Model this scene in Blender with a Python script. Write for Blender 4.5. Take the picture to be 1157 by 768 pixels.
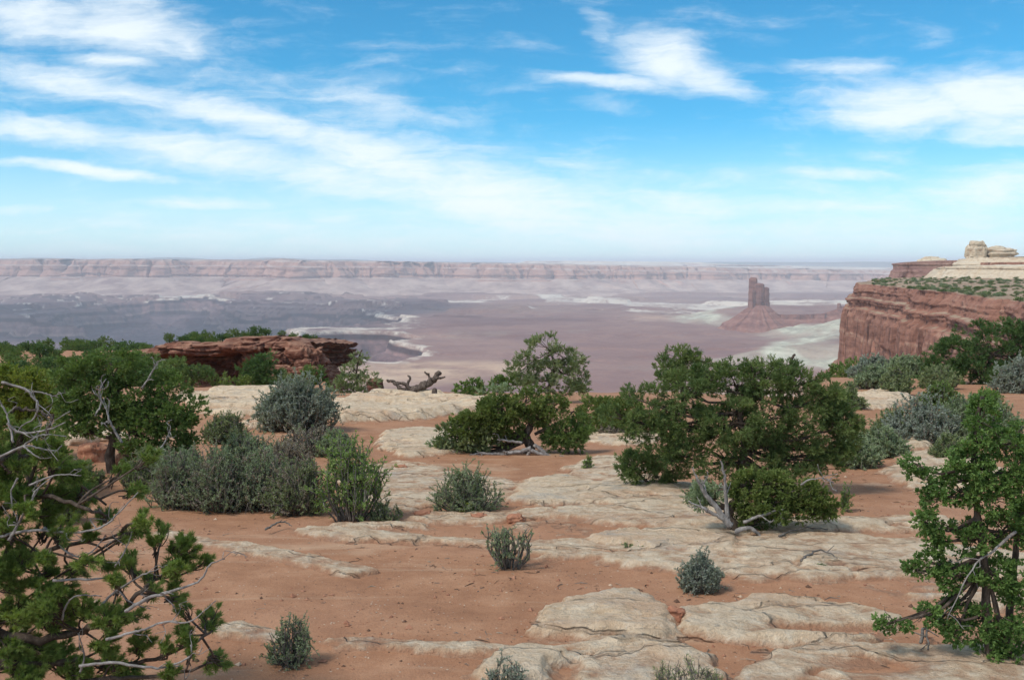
import bpy, math, random
import numpy as np
from mathutils import Vector

for o in list(bpy.data.objects):
    bpy.data.objects.remove(o, do_unlink=True)
SC = bpy.context.scene
COL = SC.collection
R = math.radians

# ------------------------------------------------------------------ camera
F_PX, CX, CY, HZ = 1100.0, 578.5, 384.0, 297.0
CAM = np.array([0.0, 0.0, 2.2])
PITCH = math.atan((CY - HZ) / F_PX)
cam_d = bpy.data.cameras.new('camera')
cam_d.sensor_fit = 'HORIZONTAL'
cam_d.sensor_width = 36.0
cam_d.lens = 36.0 * F_PX / 1157.0
cam_d.clip_start = 0.1
cam_d.clip_end = 200000.0
cam = bpy.data.objects.new('camera', cam_d)
COL.objects.link(cam)
cam.location = CAM
cam.rotation_euler = (math.pi / 2 - PITCH, 0, 0)
SC.camera = cam

# ------------------------------------------------------------------ light
SUN_EL, SUN_AZ = 52.0, -125.0        # azimuth measured from +Y (view direction) towards +X
sun_d = bpy.data.lights.new('sun', 'SUN')
sun_d.energy = 2.4
sun_d.angle = R(13)
sun_d.color = (1.0, 0.94, 0.86)
sun = bpy.data.objects.new('sun', sun_d)
COL.objects.link(sun)
_sd = Vector((math.sin(R(SUN_AZ)) * math.cos(R(SUN_EL)), math.cos(R(SUN_AZ)) * math.cos(R(SUN_EL)), math.sin(R(SUN_EL))))
sun.rotation_euler = (-_sd).to_track_quat('-Z', 'Y').to_euler()
VS = SC.view_settings
VS.view_transform = 'Standard'
VS.look = 'None'
VS.exposure = 0.2
VS.gamma = 1.0
VS.use_curve_mapping = False
SC.cycles.use_denoising = True
SC.cycles.volume_bounces = 2
SC.cycles.max_bounces = 6
SC.cycles.diffuse_bounces = 3
SC.cycles.transparent_max_bounces = 8


def ray(px, py):
    u, v = (px - CX) / F_PX, (CY - py) / F_PX
    c, s = math.cos(PITCH), math.sin(PITCH)
    return np.array([u, c + v * s, -s + v * c])


def at(px, py, d):
    """the point seen at photo pixel (px, py), d metres ahead"""
    r = ray(px, py)
    return CAM + r * (d / r[1])


# ------------------------------------------------------------------ node helper
class NT:
    def __init__(self, tree):
        self.t = tree
        self.n = tree.nodes
        self.l = tree.links

    def new(self, typ, **kw):
        nd = self.n.new(typ)
        for k, v in kw.items():
            setattr(nd, k, v)
        return nd

    def put(self, sock, v):
        if v is None:
            return
        if hasattr(v, 'is_linked') or hasattr(v, 'links'):
            self.l.new(v, sock)
        else:
            if isinstance(v, (tuple, list)) and len(v) == 3 and sock.type == 'RGBA':
                v = (*v, 1.0)
            sock.default_value = v

    def math(self, op, a, b=None, c=None, clamp=False):
        nd = self.new('ShaderNodeMath', operation=op)
        nd.use_clamp = clamp
        self.put(nd.inputs[0], a)
        self.put(nd.inputs[1], b)
        self.put(nd.inputs[2], c)
        return nd.outputs[0]

    def vmath(self, op, a, b=None):
        nd = self.new('ShaderNodeVectorMath', operation=op)
        self.put(nd.inputs[0], a)
        self.put(nd.inputs[1], b)
        return nd.outputs['Value'] if op in ('LENGTH', 'DOT_PRODUCT') else nd.outputs[0]

    def noise(self, vec, scale, detail=5, rough=0.55, dist=0.0, out='Fac'):
        nd = self.new('ShaderNodeTexNoise')
        self.put(nd.inputs['Vector'], vec)
        nd.inputs['Scale'].default_value = scale
        nd.inputs['Detail'].default_value = detail
        nd.inputs['Roughness'].default_value = rough
        nd.inputs['Distortion'].default_value = dist
        return nd.outputs[out]

    def voro(self, vec, scale, feature='F1', out='Distance', rnd=1.0):
        nd = self.new('ShaderNodeTexVoronoi', feature=feature)
        self.put(nd.inputs['Vector'], vec)
        nd.inputs['Scale'].default_value = scale
        nd.inputs['Randomness'].default_value = rnd
        return nd.outputs[out]

    def mapv(self, vec, loc=(0, 0, 0), rot=(0, 0, 0), scale=(1, 1, 1), typ='POINT'):
        nd = self.new('ShaderNodeMapping', vector_type=typ)
        self.put(nd.inputs['Vector'], vec)
        nd.inputs['Location'].default_value = loc
        nd.inputs['Rotation'].default_value = rot
        nd.inputs['Scale'].default_value = scale
        return nd.outputs[0]

    def rng(self, v, a, b, c=0.0, d=1.0, smooth=True):
        nd = self.new('ShaderNodeMapRange')
        nd.interpolation_type = 'SMOOTHSTEP' if smooth else 'LINEAR'
        self.put(nd.inputs[0], v)
        for i, x in enumerate((a, b, c, d)):
            self.put(nd.inputs[i + 1], x)
        return nd.outputs[0]

    def mix(self, f, a, b, blend='MIX'):
        nd = self.new('ShaderNodeMix', data_type='RGBA', blend_type=blend)
        nd.clamp_factor = True
        self.put(nd.inputs[0], f)
        self.put(nd.inputs[6], a)
        self.put(nd.inputs[7], b)
        return nd.outputs[2]

    def ramp(self, f, stops):
        nd = self.new('ShaderNodeValToRGB')
        el = nd.color_ramp.elements
        while len(el) < len(stops):
            el.new(0.5)
        for e, (p, c) in zip(el, stops):
            e.position = p
            e.color = (*c, 1.0)
        self.put(nd.inputs[0], f)
        return nd.outputs[0]

    def attr(self, name, out='Fac'):
        nd = self.new('ShaderNodeAttribute', attribute_name=name)
        return nd.outputs[out]

    def pos(self):
        return self.new('ShaderNodeNewGeometry').outputs['Position']

    def objco(self):
        return self.new('ShaderNodeTexCoord').outputs['Object']

    def sep(self, v):
        nd = self.new('ShaderNodeSeparateXYZ')
        self.put(nd.inputs[0], v)
        return nd.outputs

    def comb(self, x, y, z):
        nd = self.new('ShaderNodeCombineXYZ')
        for i, v in enumerate((x, y, z)):
            self.put(nd.inputs[i], v)
        return nd.outputs[0]

    def bump(self, h, strength, dist, normal=None):
        nd = self.new('ShaderNodeBump')
        self.put(nd.inputs['Height'], h)
        nd.inputs['Strength'].default_value = strength
        nd.inputs['Distance'].default_value = dist
        self.put(nd.inputs['Normal'], normal)
        return nd.outputs[0]


def material(name, build):
    m = bpy.data.materials.new(name)
    m.use_nodes = True
    t = NT(m.node_tree)
    p = m.node_tree.nodes['Principled BSDF']
    p.inputs['Roughness'].default_value = 0.9
    p.inputs['Specular IOR Level'].default_value = 0.15
    r = build(t, p)
    if isinstance(r, dict):
        for k, v in r.items():
            t.put(p.inputs[k], v)
    return m


# ------------------------------------------------------------------ sky
world = bpy.data.worlds.new('World')
SC.world = world
world.use_nodes = True
wt = NT(world.node_tree)
bg = world.node_tree.nodes['Background']
sky = wt.new('ShaderNodeTexSky', sky_type='NISHITA')
sky.sun_disc = False
sky.sun_elevation = R(SUN_EL)
sky.sun_rotation = R(SUN_AZ)
sky.altitude = 1900
sky.air_density = 1.0
sky.dust_density = 0.4
sky.ozone_density = 1.6
hs = wt.new('ShaderNodeHueSaturation')
hs.inputs['Hue'].default_value = 0.475
hs.inputs['Saturation'].default_value = 1.18
hs.inputs['Value'].default_value = 1.0
wt.l.new(sky.outputs[0], hs.inputs['Color'])
blue = wt.vmath('MULTIPLY', hs.outputs[0], (0.46, 1.05, 1.33))
direc = wt.vmath('NORMALIZE', wt.new('ShaderNodeTexCoord').outputs['Generated'])
dx, dy, dz = wt.sep(direc)
fy = wt.math('MAXIMUM', dy, 0.02)
U, W = wt.math('DIVIDE', dx, fy), wt.math('DIVIDE', dz, fy)
UW = wt.comb(U, W, 0.0)
wv = wt.noise(wt.mapv(UW, scale=(1.0, 2.2, 1)), 5.0, 5, 0.6, out='Color')
wv = wt.vmath('SUBTRACT', wv, (0.5, 0.5, 0.5))
wv = wt.vmath('MULTIPLY', wv, (0.10, 0.035, 0.0))
P2 = wt.vmath('ADD', UW, wv)
# every cloud: where it lies in the sky (as a photo pixel), its half sizes, tilt, strength
CLOUDS = [
    (135, 30, 140, 50, 4, 1.0), (50, 15, 110, 40, 0, 0.95), (205, 45, 60, 34, 4, 0.8), (120, 68, 75, 13, 8, 0.9), (115, 5, 110, 40, 0, 0.9),
    (90, 92, 210, 28, 13, 0.9), (270, 135, 190, 30, 15, 0.95), (420, 180, 190, 40, 17, 1.0), (560, 225, 230, 50, 11, 1.0), (720, 258, 220, 40, 5, 0.8),
    (60, 150, 200, 30, 6, 0.85), (230, 175, 210, 32, 8, 0.9), (400, 205, 180, 30, 9, 0.8),
    (420, 115, 120, 24, 12, 0.62), (470, 130, 90, 12, 10, 0.55), (370, 92, 90, 22, 18, 0.4), (510, 85, 60, 16, -5, 0.3),
    (90, 193, 170, 10, 5, 0.95), (20, 233, 80, 7, 0, 0.6), (220, 228, 130, 12, 0, 0.72), (390, 245, 60, 8, 0, 0.6), (120, 250, 160, 10, 0, 0.3),
    (755, 68, 85, 42, 12, 1.0), (800, 92, 70, 24, 12, 0.95), (680, 90, 100, 12, 4, 0.9), (720, 45, 60, 26, -10, 0.6), (678, 25, 24, 50, 10, 0.42), (675, 115, 50, 16, 4, 0.4), (590, 50, 90, 20, 0, 0.25),
    (950, 72, 110, 15, 0, 0.62), (1050, 50, 40, 7, 0, 0.3), (1140, 70, 40, 15, 0, 0.45), (880, 75, 80, 10, 4, 0.4),
    (1040, 122, 165, 42, 4, 1.1), (1125, 112, 130, 48, 2, 1.1), (1150, 145, 120, 30, 0, 1.0), (1000, 118, 110, 26, 8, 0.8),
    (945, 197, 100, 11, 0, 0.9), (1110, 217, 150, 42, -6, 0.72), (960, 232, 160, 20, 2, 0.6), (800, 230, 200, 22, 4, 0.72), (650, 190, 150, 14, 8, 0.45), (640, 205, 120, 26, 6, 0.45),
    (200, 120, 420, 120, 14, 0.48), (420, 160, 340, 110, 14, 0.48), (820, 215, 500, 60, 2, 0.36), (600, 262, 900, 60, 0, 0.46), (980, 265, 420, 45, 0, 0.5), (1000, 172, 90, 14, 0, 0.35),
]
acc = None
for (cx, cy, rx, ry, ang, amp) in CLOUDS:
    r0 = ray(cx, cy)
    m_ = wt.mapv(P2, loc=(r0[0] / r0[1], r0[2] / r0[1], 0), rot=(0, 0, -R(ang)), scale=(rx / F_PX, ry / F_PX, 1), typ='TEXTURE')
    d_ = wt.rng(wt.vmath('LENGTH', m_), 1.3, 0.0, 0.0, amp)
    acc = d_ if acc is None else wt.math('SMOOTH_MAX', acc, d_, 0.12)
fine = wt.noise(wt.mapv(P2, rot=(0, 0, R(-8)), scale=(1.0, 3.0, 1)), 11.0, 8, 0.62, 0.4)
wisp = wt.noise(wt.mapv(P2, rot=(0, 0, R(10)), scale=(0.6, 6.0, 1)), 9.0, 7, 0.6, 0.6)
crisp = wt.noise(wt.mapv(P2, rot=(0, 0, R(-14)), scale=(1.0, 2.6, 1)), 42.0, 6, 0.7, 0.3)
nz = wt.math('ADD', wt.math('MULTIPLY', wt.math('SUBTRACT', fine, 0.5), 0.95), wt.math('MULTIPLY', wt.math('SUBTRACT', wisp, 0.5), 0.85))
nz = wt.math('ADD', nz, wt.math('MULTIPLY', wt.math('SUBTRACT', crisp, 0.5), 0.42))
dens = wt.rng(wt.math('ADD', acc, nz), 0.06, 1.12)
dens = wt.math('MULTIPLY', dens, wt.rng(dy, 0.05, 0.3))
# the rest of the sky dome: unseen high cloud, added for soft fill light
roof_fill = wt.noise(wt.mapv(wt.vmath('DIVIDE', direc, wt.comb(wt.math('MAXIMUM', dz, 0.12), wt.math('MAXIMUM', dz, 0.12), wt.math('MAXIMUM', dz, 0.12))), scale=(1, 0.6, 1)), 1.4, 6, 0.6, 0.3)
roof_fill = wt.math('MULTIPLY', wt.rng(roof_fill, 0.40, 0.72, 0.0, 0.9), wt.rng(wt.math('SUBTRACT', wt.math('MULTIPLY', dy, 0.9), wt.math('ABSOLUTE', dz)), 0.35, 0.0))
CLOUD_COL = (8.6, 9.3, 9.7)
skyc = wt.mix(wt.rng(dz, 0.15, -0.01, 0.0, 0.78), blue, (7.4, 9.1, 9.6))
skyc = wt.mix(wt.math('MULTIPLY', dens, 0.90), skyc, CLOUD_COL)
# added cloud overhead and behind, outside the frame, over-bright to fill the shade
skyc = wt.mix(roof_fill, skyc, (20.0, 20.0, 19.4))
wt.l.new(skyc, bg.inputs['Color'])
bg.inputs['Strength'].default_value = 0.1


# ------------------------------------------------------------------ numpy noise
def _h(ix, iy, iz, seed):
    h = (ix.astype(np.uint32) * np.uint32(374761393)) ^ (iy.astype(np.uint32) * np.uint32(668265263)) ^ (iz.astype(np.uint32) * np.uint32(2246822519)) ^ np.uint32(seed * 3266489917 & 0xffffffff)
    h = (h ^ (h >> np.uint32(13))) * np.uint32(1274126177)
    h = (h ^ (h >> np.uint32(16))) * np.uint32(2654435761)
    h = h ^ (h >> np.uint32(15))
    return h.astype(np.float64) / 4294967295.0


def vn(x, y, z=None, seed=0):
    x = np.asarray(x, float)
    y = np.asarray(y, float) + 0 * x
    z = np.zeros_like(x) if z is None else np.asarray(z, float) + 0 * x
    x = x + 0 * y
    fx, fy_, fz = np.floor(x), np.floor(y), np.floor(z)
    ix, iy, iz = fx.astype(np.int64), fy_.astype(np.int64), fz.astype(np.int64)
    a, b, c = x - fx, y - fy_, z - fz
    a, b, c = a * a * a * (a * (a * 6 - 15) + 10), b * b * b * (b * (b * 6 - 15) + 10), c * c * c * (c * (c * 6 - 15) + 10)
    out = 0
    for i in (0, 1):
        wx = a if i else 1 - a
        for j in (0, 1):
            wy = b if j else 1 - b
            for k in (0, 1):
                out = out + wx * wy * (c if k else 1 - c) * _h(ix + i, iy + j, iz + k, seed)
    return out * 2 - 1


def fbm(x, y, z=None, oct=4, seed=0, lac=2.03, gain=0.5):
    s, a, f, n = 0, 1.0, 1.0, 0
    for o in range(oct):
        s = s + a * vn(np.asarray(x) * f + 17.3 * o, np.asarray(y) * f - 9.1 * o, None if z is None else np.asarray(z) * f + 3.7 * o, seed + o)
        n += a
        a *= gain
        f *= lac
    return s / n


def sst(a, b, x):
    t = np.clip((np.asarray(x, float) - a) / (b - a), 0, 1)
    return t * t * (3 - 2 * t)


def poly_sd(px, py, poly):
    """signed distance to a polygon, positive inside"""
    px, py = np.asarray(px, float), np.asarray(py, float)
    d = np.full(px.shape, 1e18)
    inside = np.zeros(px.shape, bool)
    n = len(poly)
    for i in range(n):
        ax, ay = poly[i]
        bx, by = poly[(i + 1) % n]
        ex, ey = bx - ax, by - ay
        t = np.clip(((px - ax) * ex + (py - ay) * ey) / (ex * ex + ey * ey + 1e-12), 0, 1)
        d = np.minimum(d, (px - ax - t * ex) ** 2 + (py - ay - t * ey) ** 2)
        if ay != by:
            cond = ((ay > py) != (by > py)) & (px < (bx - ax) * (py - ay) / (by - ay) + ax)
            inside ^= cond
    d = np.sqrt(d)
    return np.where(inside, d, -d)


# ------------------------------------------------------------------ mesh helper
def mesh(name, V, F, mat, parent=None, attrs=None, smooth=True, loc=None, kind=None, ob_mats=None):
    """V (n,3); F list of (m,k) arrays; linked as ONE object, its vertices measured from loc or from its parent"""
    V = np.asarray(V, np.float64)
    if loc is None:
        loc = np.array(parent.location) if parent is not None else np.zeros(3)
        off = loc
    else:
        off = np.asarray(loc, float)
    me = bpy.data.meshes.new(name)
    Fs = [np.asarray(f, np.int64) for f in (F if isinstance(F, list) else [F]) if len(f)]
    tot = np.concatenate([np.full(len(f), f.shape[1]) for f in Fs])
    idx = np.concatenate([f.ravel() for f in Fs])
    me.vertices.add(len(V))
    me.vertices.foreach_set('co', (V - off).astype(np.float32).ravel())
    me.loops.add(len(idx))
    me.loops.foreach_set('vertex_index', idx.astype(np.int32))
    me.polygons.add(len(tot))
    st = np.zeros(len(tot), np.int64)
    st[1:] = np.cumsum(tot)[:-1]
    me.polygons.foreach_set('loop_start', st.astype(np.int32))
    me.polygons.foreach_set('use_smooth', np.full(len(tot), bool(smooth)))
    me.update(calc_edges=True)
    for k, a in (attrs or {}).items():
        a = np.asarray(a, np.float32)
        if a.ndim == 1:
            at_ = me.attributes.new(k, 'FLOAT', 'POINT')
            at_.data.foreach_set('value', a)
        else:
            at_ = me.attributes.new(k, 'FLOAT_COLOR', 'POINT')
            at_.data.foreach_set('color', np.concatenate([a, np.ones((len(a), 1), np.float32)], 1).ravel())
    me.materials.append(mat)
    ob = bpy.data.objects.new(name, me)
    COL.objects.link(ob)
    if parent is not None:
        ob.parent = parent
    else:
        ob.location = off
    if kind:
        ob['kind'] = kind
    return ob


def tag(o, label, cat, group=None):
    o['label'] = label
    o['category'] = cat
    if group:
        o['group'] = group
    return o


def thing(name, label, cat, loc, group=None):
    o = bpy.data.objects.new(name, None)
    o.empty_display_size = 0.2
    COL.objects.link(o)
    o.location = loc
    return tag(o, label, cat, group)


def grid_faces(nr, nc, off=0, closed=False):
    i = np.arange(nr - 1)[:, None]
    j = np.arange(nc if closed else nc - 1)[None, :]
    j2 = (j + 1) % nc
    a = i * nc + j
    b = i * nc + j2
    c = (i + 1) * nc + j2
    d = (i + 1) * nc + j
    return np.stack([a, b, c, d], -1).reshape(-1, 4) + off


# ------------------------------------------------------------------ near ground: height
def zg(x, y, detail=True):
    x, y = np.asarray(x, float), np.asarray(y, float)
    r = np.hypot(x, y)
    yy = np.maximum(y, 1.0)
    pxx = CX + F_PX * np.clip(x / yy, -3, 3)
    pxx = np.where(y < 1.0, np.where(x < 0, -2700.0, 3900.0), pxx)
    wl = 1 - sst(346, 370, pxx)
    wr = sst(915, 975, pxx)
    wo = wl * sst(150, 215, pxx)
    yc = np.maximum(y, -40.0)
    z = -0.075 * yc
    dip = sst(40, 62, y) * (1 - sst(92, 98, y))
    z = z - 2.6 * wo * dip
    z = z + wo * 1.5 * sst(92, 98, y) * (1 - sst(100, 150, y) * 2.2)
    z = z - wl * 0.9 * sst(38, 60, y) * (1 - wo) * (1 - sst(90, 120, y))
    z = z + 0.22 * fbm(x / 9, y / 9, oct=3, seed=3) * sst(6, 30, r)
    z = z + 0.55 * fbm(x / 14, y / 14, oct=3, seed=31) * sst(42, 70, r)
    Rm = 38.5 + wl * 125 + wr * 58 + 1.2 * fbm(pxx / 40, pxx * 0, oct=3, seed=5)
    Rm = np.where(y < 1.0, 900.0, Rm)
    e = r - Rm
    z = z - 75 * sst(0, 16, e) - np.clip((e - 12) * 0.75, 0, 420)
    if detail:
        z = z + 0.018 * fbm(x / 0.9, y / 0.9, oct=4, seed=7) + 0.05 * fbm(x / 3.1, y / 3.1, oct=2, seed=8)
    return z


def ground_at(px, py, far=160.0):
    """where the line of sight through a photo pixel meets the ground"""
    r = ray(px, py)
    ts = np.concatenate([np.arange(3, 45, 0.02), np.arange(45, far, 0.1)]) / r[1]
    P = CAM[None] + r[None] * ts[:, None]
    below = P[:, 2] <= zg(P[:, 0], P[:, 1])
    k = int(np.argmax(below)) if below.any() else len(ts) - 1
    p = P[k].copy()
    p[2] = float(zg(p[0], p[1]))
    return p

# ------------------------------------------------------------------ rock and soil materials
def m_sand(t, p):
    P = t.pos()
    big = t.noise(P, 0.35, 5, 0.55)
    mid = t.noise(P, 2.3, 6, 0.65)
    fin = t.noise(P, 38, 4, 0.7)
    c = t.ramp(mid, [(0.25, (0.265, 0.125, 0.066)), (0.5, (0.355, 0.176, 0.094)), (0.75, (0.455, 0.25, 0.143))])
    c = t.mix(t.rng(big, 0.4, 0.7, 0, 0.55), c, (0.42, 0.225, 0.135))
    c = t.mix(t.rng(fin, 0.52, 0.75, 0, 0.4), c, (0.18, 0.085, 0.055))
    # crumbs of litter and grit of their own colour
    v = t.voro(P, 26, out='Distance')
    vc = t.voro(P, 26, out='Color')
    pick = t.math('MULTIPLY', t.rng(v, 0.28, 0.16), t.rng(t.sep(vc)[0], 0.80, 0.84))
    c = t.mix(t.math('MULTIPLY', pick, 0.75), c, t.mix(t.rng(t.sep(vc)[1], 0.45, 0.55), (0.09, 0.06, 0.045), (0.62, 0.5, 0.38)))
    v2 = t.voro(P, 9, out='Distance')
    vc2 = t.voro(P, 9, out='Color')
    pick2 = t.math('MULTIPLY', t.rng(v2, 0.2, 0.1), t.rng(t.sep(vc2)[0], 0.86, 0.89))
    c = t.mix(t.math('MULTIPLY', pick2, 0.7), c, (0.12, 0.07, 0.05))
    crust = t.math('MULTIPLY', t.rng(t.noise(P, 1.1, 6, 0.7), 0.55, 0.72), t.rng(fin, 0.42, 0.62))
    c = t.mix(t.math('MULTIPLY', crust, 0.6), c, (0.17, 0.085, 0.055))
    wash = t.noise(t.mapv(P, rot=(0, 0, 0.25), scale=(0.35, 1.3, 1)), 0.9, 6, 0.65, 0.6)
    c = t.mix(t.rng(wash, 0.55, 0.68, 0, 0.6), c, (0.50, 0.335, 0.215))
    gr = t.noise(P, 110, 2, 0.6)
    c = t.mix(t.rng(gr, 0.58, 0.72, 0, 0.55), c, (0.15, 0.085, 0.06))
    c = t.mix(t.rng(gr, 0.40, 0.30, 0, 0.35), c, (0.56, 0.40, 0.28))
    h = t.math('ADD', t.math('MULTIPLY', fin, 0.35), t.math('ADD', t.math('MULTIPLY', mid, 1.0), t.math('MULTIPLY', t.math('ADD', pick, pick2), 0.25)))
    return {'Base Color': c, 'Normal': t.bump(h, 0.8, 0.035), 'Roughness': 0.95}


def m_slab(t, p):
    P = t.pos()
    big = t.noise(t.mapv(P, scale=(0.5, 1.5, 2)), 0.9, 6, 0.62, 0.3)
    mid = t.noise(P, 5.0, 7, 0.68)
    fin = t.noise(P, 45, 4, 0.7)
    c = t.ramp(mid, [(0.25, (0.46, 0.32, 0.20)), (0.48, (0.68, 0.515, 0.345)), (0.7, (0.79, 0.65, 0.475))])
    c = t.mix(t.rng(big, 0.48, 0.68, 0, 0.6), c, (0.58, 0.36, 0.22))
    c = t.mix(t.rng(t.noise(t.mapv(P, loc=(4, 7, 1)), 1.6, 6, 0.7), 0.54, 0.68, 0, 0.55), c, (0.46, 0.42, 0.36))
    pits = t.noise(t.mapv(P, scale=(1, 1.6, 1)), 14, 5, 0.75)
    c = t.mix(t.rng(pits, 0.55, 0.71, 0, 0.6), c, (0.23, 0.16, 0.115))
    c = t.mix(t.rng(fin, 0.54, 0.72, 0, 0.34), c, (0.30, 0.215, 0.155))
    c = t.mix(t.rng(t.noise(P, 20, 5, 0.7), 0.55, 0.68, 0, 0.4), c, (0.74, 0.66, 0.54))
    lich = t.math('MULTIPLY', t.rng(t.noise(P, 9, 5, 0.7), 0.60, 0.67), t.rng(t.noise(P, 0.8, 2), 0.5, 0.6))
    c = t.mix(t.math('MULTIPLY', lich, 0.6), c, (0.20, 0.19, 0.17))
    # sand washed over the low edges
    c = t.mix(t.rng(t.math('ADD', t.attr('rise'), t.math('MULTIPLY', t.math('SUBTRACT', mid, 0.5), 0.16)), 0.075, 0.0, 0, 0.9), c, (0.40, 0.20, 0.115))
    crk = t.voro(t.mapv(t.vmath('ADD', P, t.vmath('MULTIPLY', t.noise(P, 1.2, 4, out='Color'), (0.9, 0.9, 0))), scale=(0.40, 1.5, 1)), 0.8, 'DISTANCE_TO_EDGE')
    cm = t.rng(crk, 0.018, 0.004)
    c = t.mix(t.math('MULTIPLY', cm, 0.35), c, (0.20, 0.13, 0.09))
    h = t.math('ADD', t.math('MULTIPLY', mid, 1.0), t.math('ADD', t.math('MULTIPLY', fin, 0.22), t.math('SUBTRACT', t.math('MULTIPLY', pits, -0.7), t.math('MULTIPLY', cm, 0.6))))
    return {'Base Color': c, 'Normal': t.bump(h, 1.0, 0.07), 'Roughness': 0.93}


def rock_mat(name, cols, zs, streak, varnish, bumpd, xs=1.0, cap=None, bstr=0.8):
    """layered sandstone: beds along z, dark vertical varnish streaks on steep faces, soil on flat tops"""
    def b(t, p):
        P = t.pos()
        X, Y, Z = t.sep(P)
        warp = t.noise(P, 0.35 * zs * 0.3, 4, 0.6)
        zz = t.math('ADD', Z, t.math('MULTIPLY', t.math('SUBTRACT', warp, 0.5), 5.0 / zs))
        bed = t.noise(t.comb(t.math('MULTIPLY', X, 0.02 * xs), t.math('MULTIPLY', Y, 0.02 * xs), zz), zs, 6, 0.62)
        n = t.noise(P, zs * 0.9, 7, 0.65)
        k = t.math('ADD', t.math('MULTIPLY', bed, 0.62), t.math('MULTIPLY', n, 0.38))
        c = t.ramp(k, [(0.32, cols[0]), (0.45, cols[1]), (0.56, cols[2]), (0.68, cols[3])])
        sv = t.noise(t.mapv(P, scale=(streak, streak, streak * 0.07)), 1.0, 6, 0.65)
        nz_ = t.sep(t.new('ShaderNodeNewGeometry').outputs['Normal'])[2]
        steep = t.rng(nz_, 0.55, 0.25)
        c = t.mix(t.math('MULTIPLY', t.rng(sv, 0.5, 0.66, 0, varnish), steep), c, (cols[0][0] * 0.55, cols[0][1] * 0.6, cols[0][2] * 0.7))
        if cap:
            flat = t.rng(nz_, 0.80, 0.93)
            cc = t.ramp(t.noise(P, cap[2], 6, 0.65), [(0.35, cap[0]), (0.62, cap[1])])
            c = t.mix(flat, c, cc)
        h = t.math('ADD', t.math('MULTIPLY', bed, 1.0), t.math('MULTIPLY', n, 1.2))
        return {'Base Color': c, 'Normal': t.bump(h, bstr, bumpd), 'Roughness': 0.95}
    return material(name, b)


M_SAND = material('red_sand', m_sand)
M_SLAB = material('pale_slickrock', m_slab)
M_CLIFF = rock_mat('red_cliff', [(0.115, 0.055, 0.042), (0.24, 0.112, 0.078), (0.325, 0.160, 0.110), (0.45, 0.285, 0.20)], 0.22, 0.20, 0.8, 2.0,
                   cap=((0.27, 0.18, 0.115), (0.40, 0.29, 0.20), 0.05))
M_CLIFF_TOP = rock_mat('purple_cliff', [(0.17, 0.095, 0.085), (0.26, 0.15, 0.13), (0.33, 0.20, 0.16), (0.45, 0.33, 0.26)], 0.2, 0.1, 0.5, 2.0,
                       cap=((0.34, 0.28, 0.2), (0.5, 0.42, 0.32), 0.05))
M_PALE_TOP = rock_mat('pale_cliff', [(0.36, 0.22, 0.15), (0.52, 0.40, 0.28), (0.60, 0.49, 0.36), (0.66, 0.57, 0.45)], 0.25, 0.12, 0.35, 2.0,
                      cap=((0.55, 0.46, 0.33), (0.66, 0.58, 0.45), 0.06))
M_OUTCROP = rock_mat('rust_outcrop', [(0.065, 0.028, 0.022), (0.16, 0.066, 0.047), (0.27, 0.125, 0.082), (0.45, 0.26, 0.17)], 1.6, 0.9, 0.5, 0.35,
                     cap=((0.20, 0.095, 0.06), (0.37, 0.20, 0.13), 0.9))
M_BUTTE = rock_mat('butte_rock', [(0.13, 0.055, 0.045), (0.22, 0.098, 0.075), (0.29, 0.135, 0.10), (0.40, 0.23, 0.175)], 0.045, 0.05, 0.7, 12)
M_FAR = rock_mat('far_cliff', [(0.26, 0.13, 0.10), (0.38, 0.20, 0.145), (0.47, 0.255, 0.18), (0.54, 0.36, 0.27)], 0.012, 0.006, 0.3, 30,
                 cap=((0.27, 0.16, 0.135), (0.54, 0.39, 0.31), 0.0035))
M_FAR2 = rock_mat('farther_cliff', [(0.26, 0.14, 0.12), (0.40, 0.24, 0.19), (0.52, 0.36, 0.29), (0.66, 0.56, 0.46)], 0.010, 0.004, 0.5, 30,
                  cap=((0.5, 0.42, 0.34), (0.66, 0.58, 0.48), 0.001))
M_MOUNT = material('far_mountain', lambda t, p: {'Base Color': t.ramp(t.noise(t.pos(), 0.0006, 5), [(0.3, (0.10, 0.12, 0.10)), (0.7, (0.24, 0.22, 0.20))])})


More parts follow.
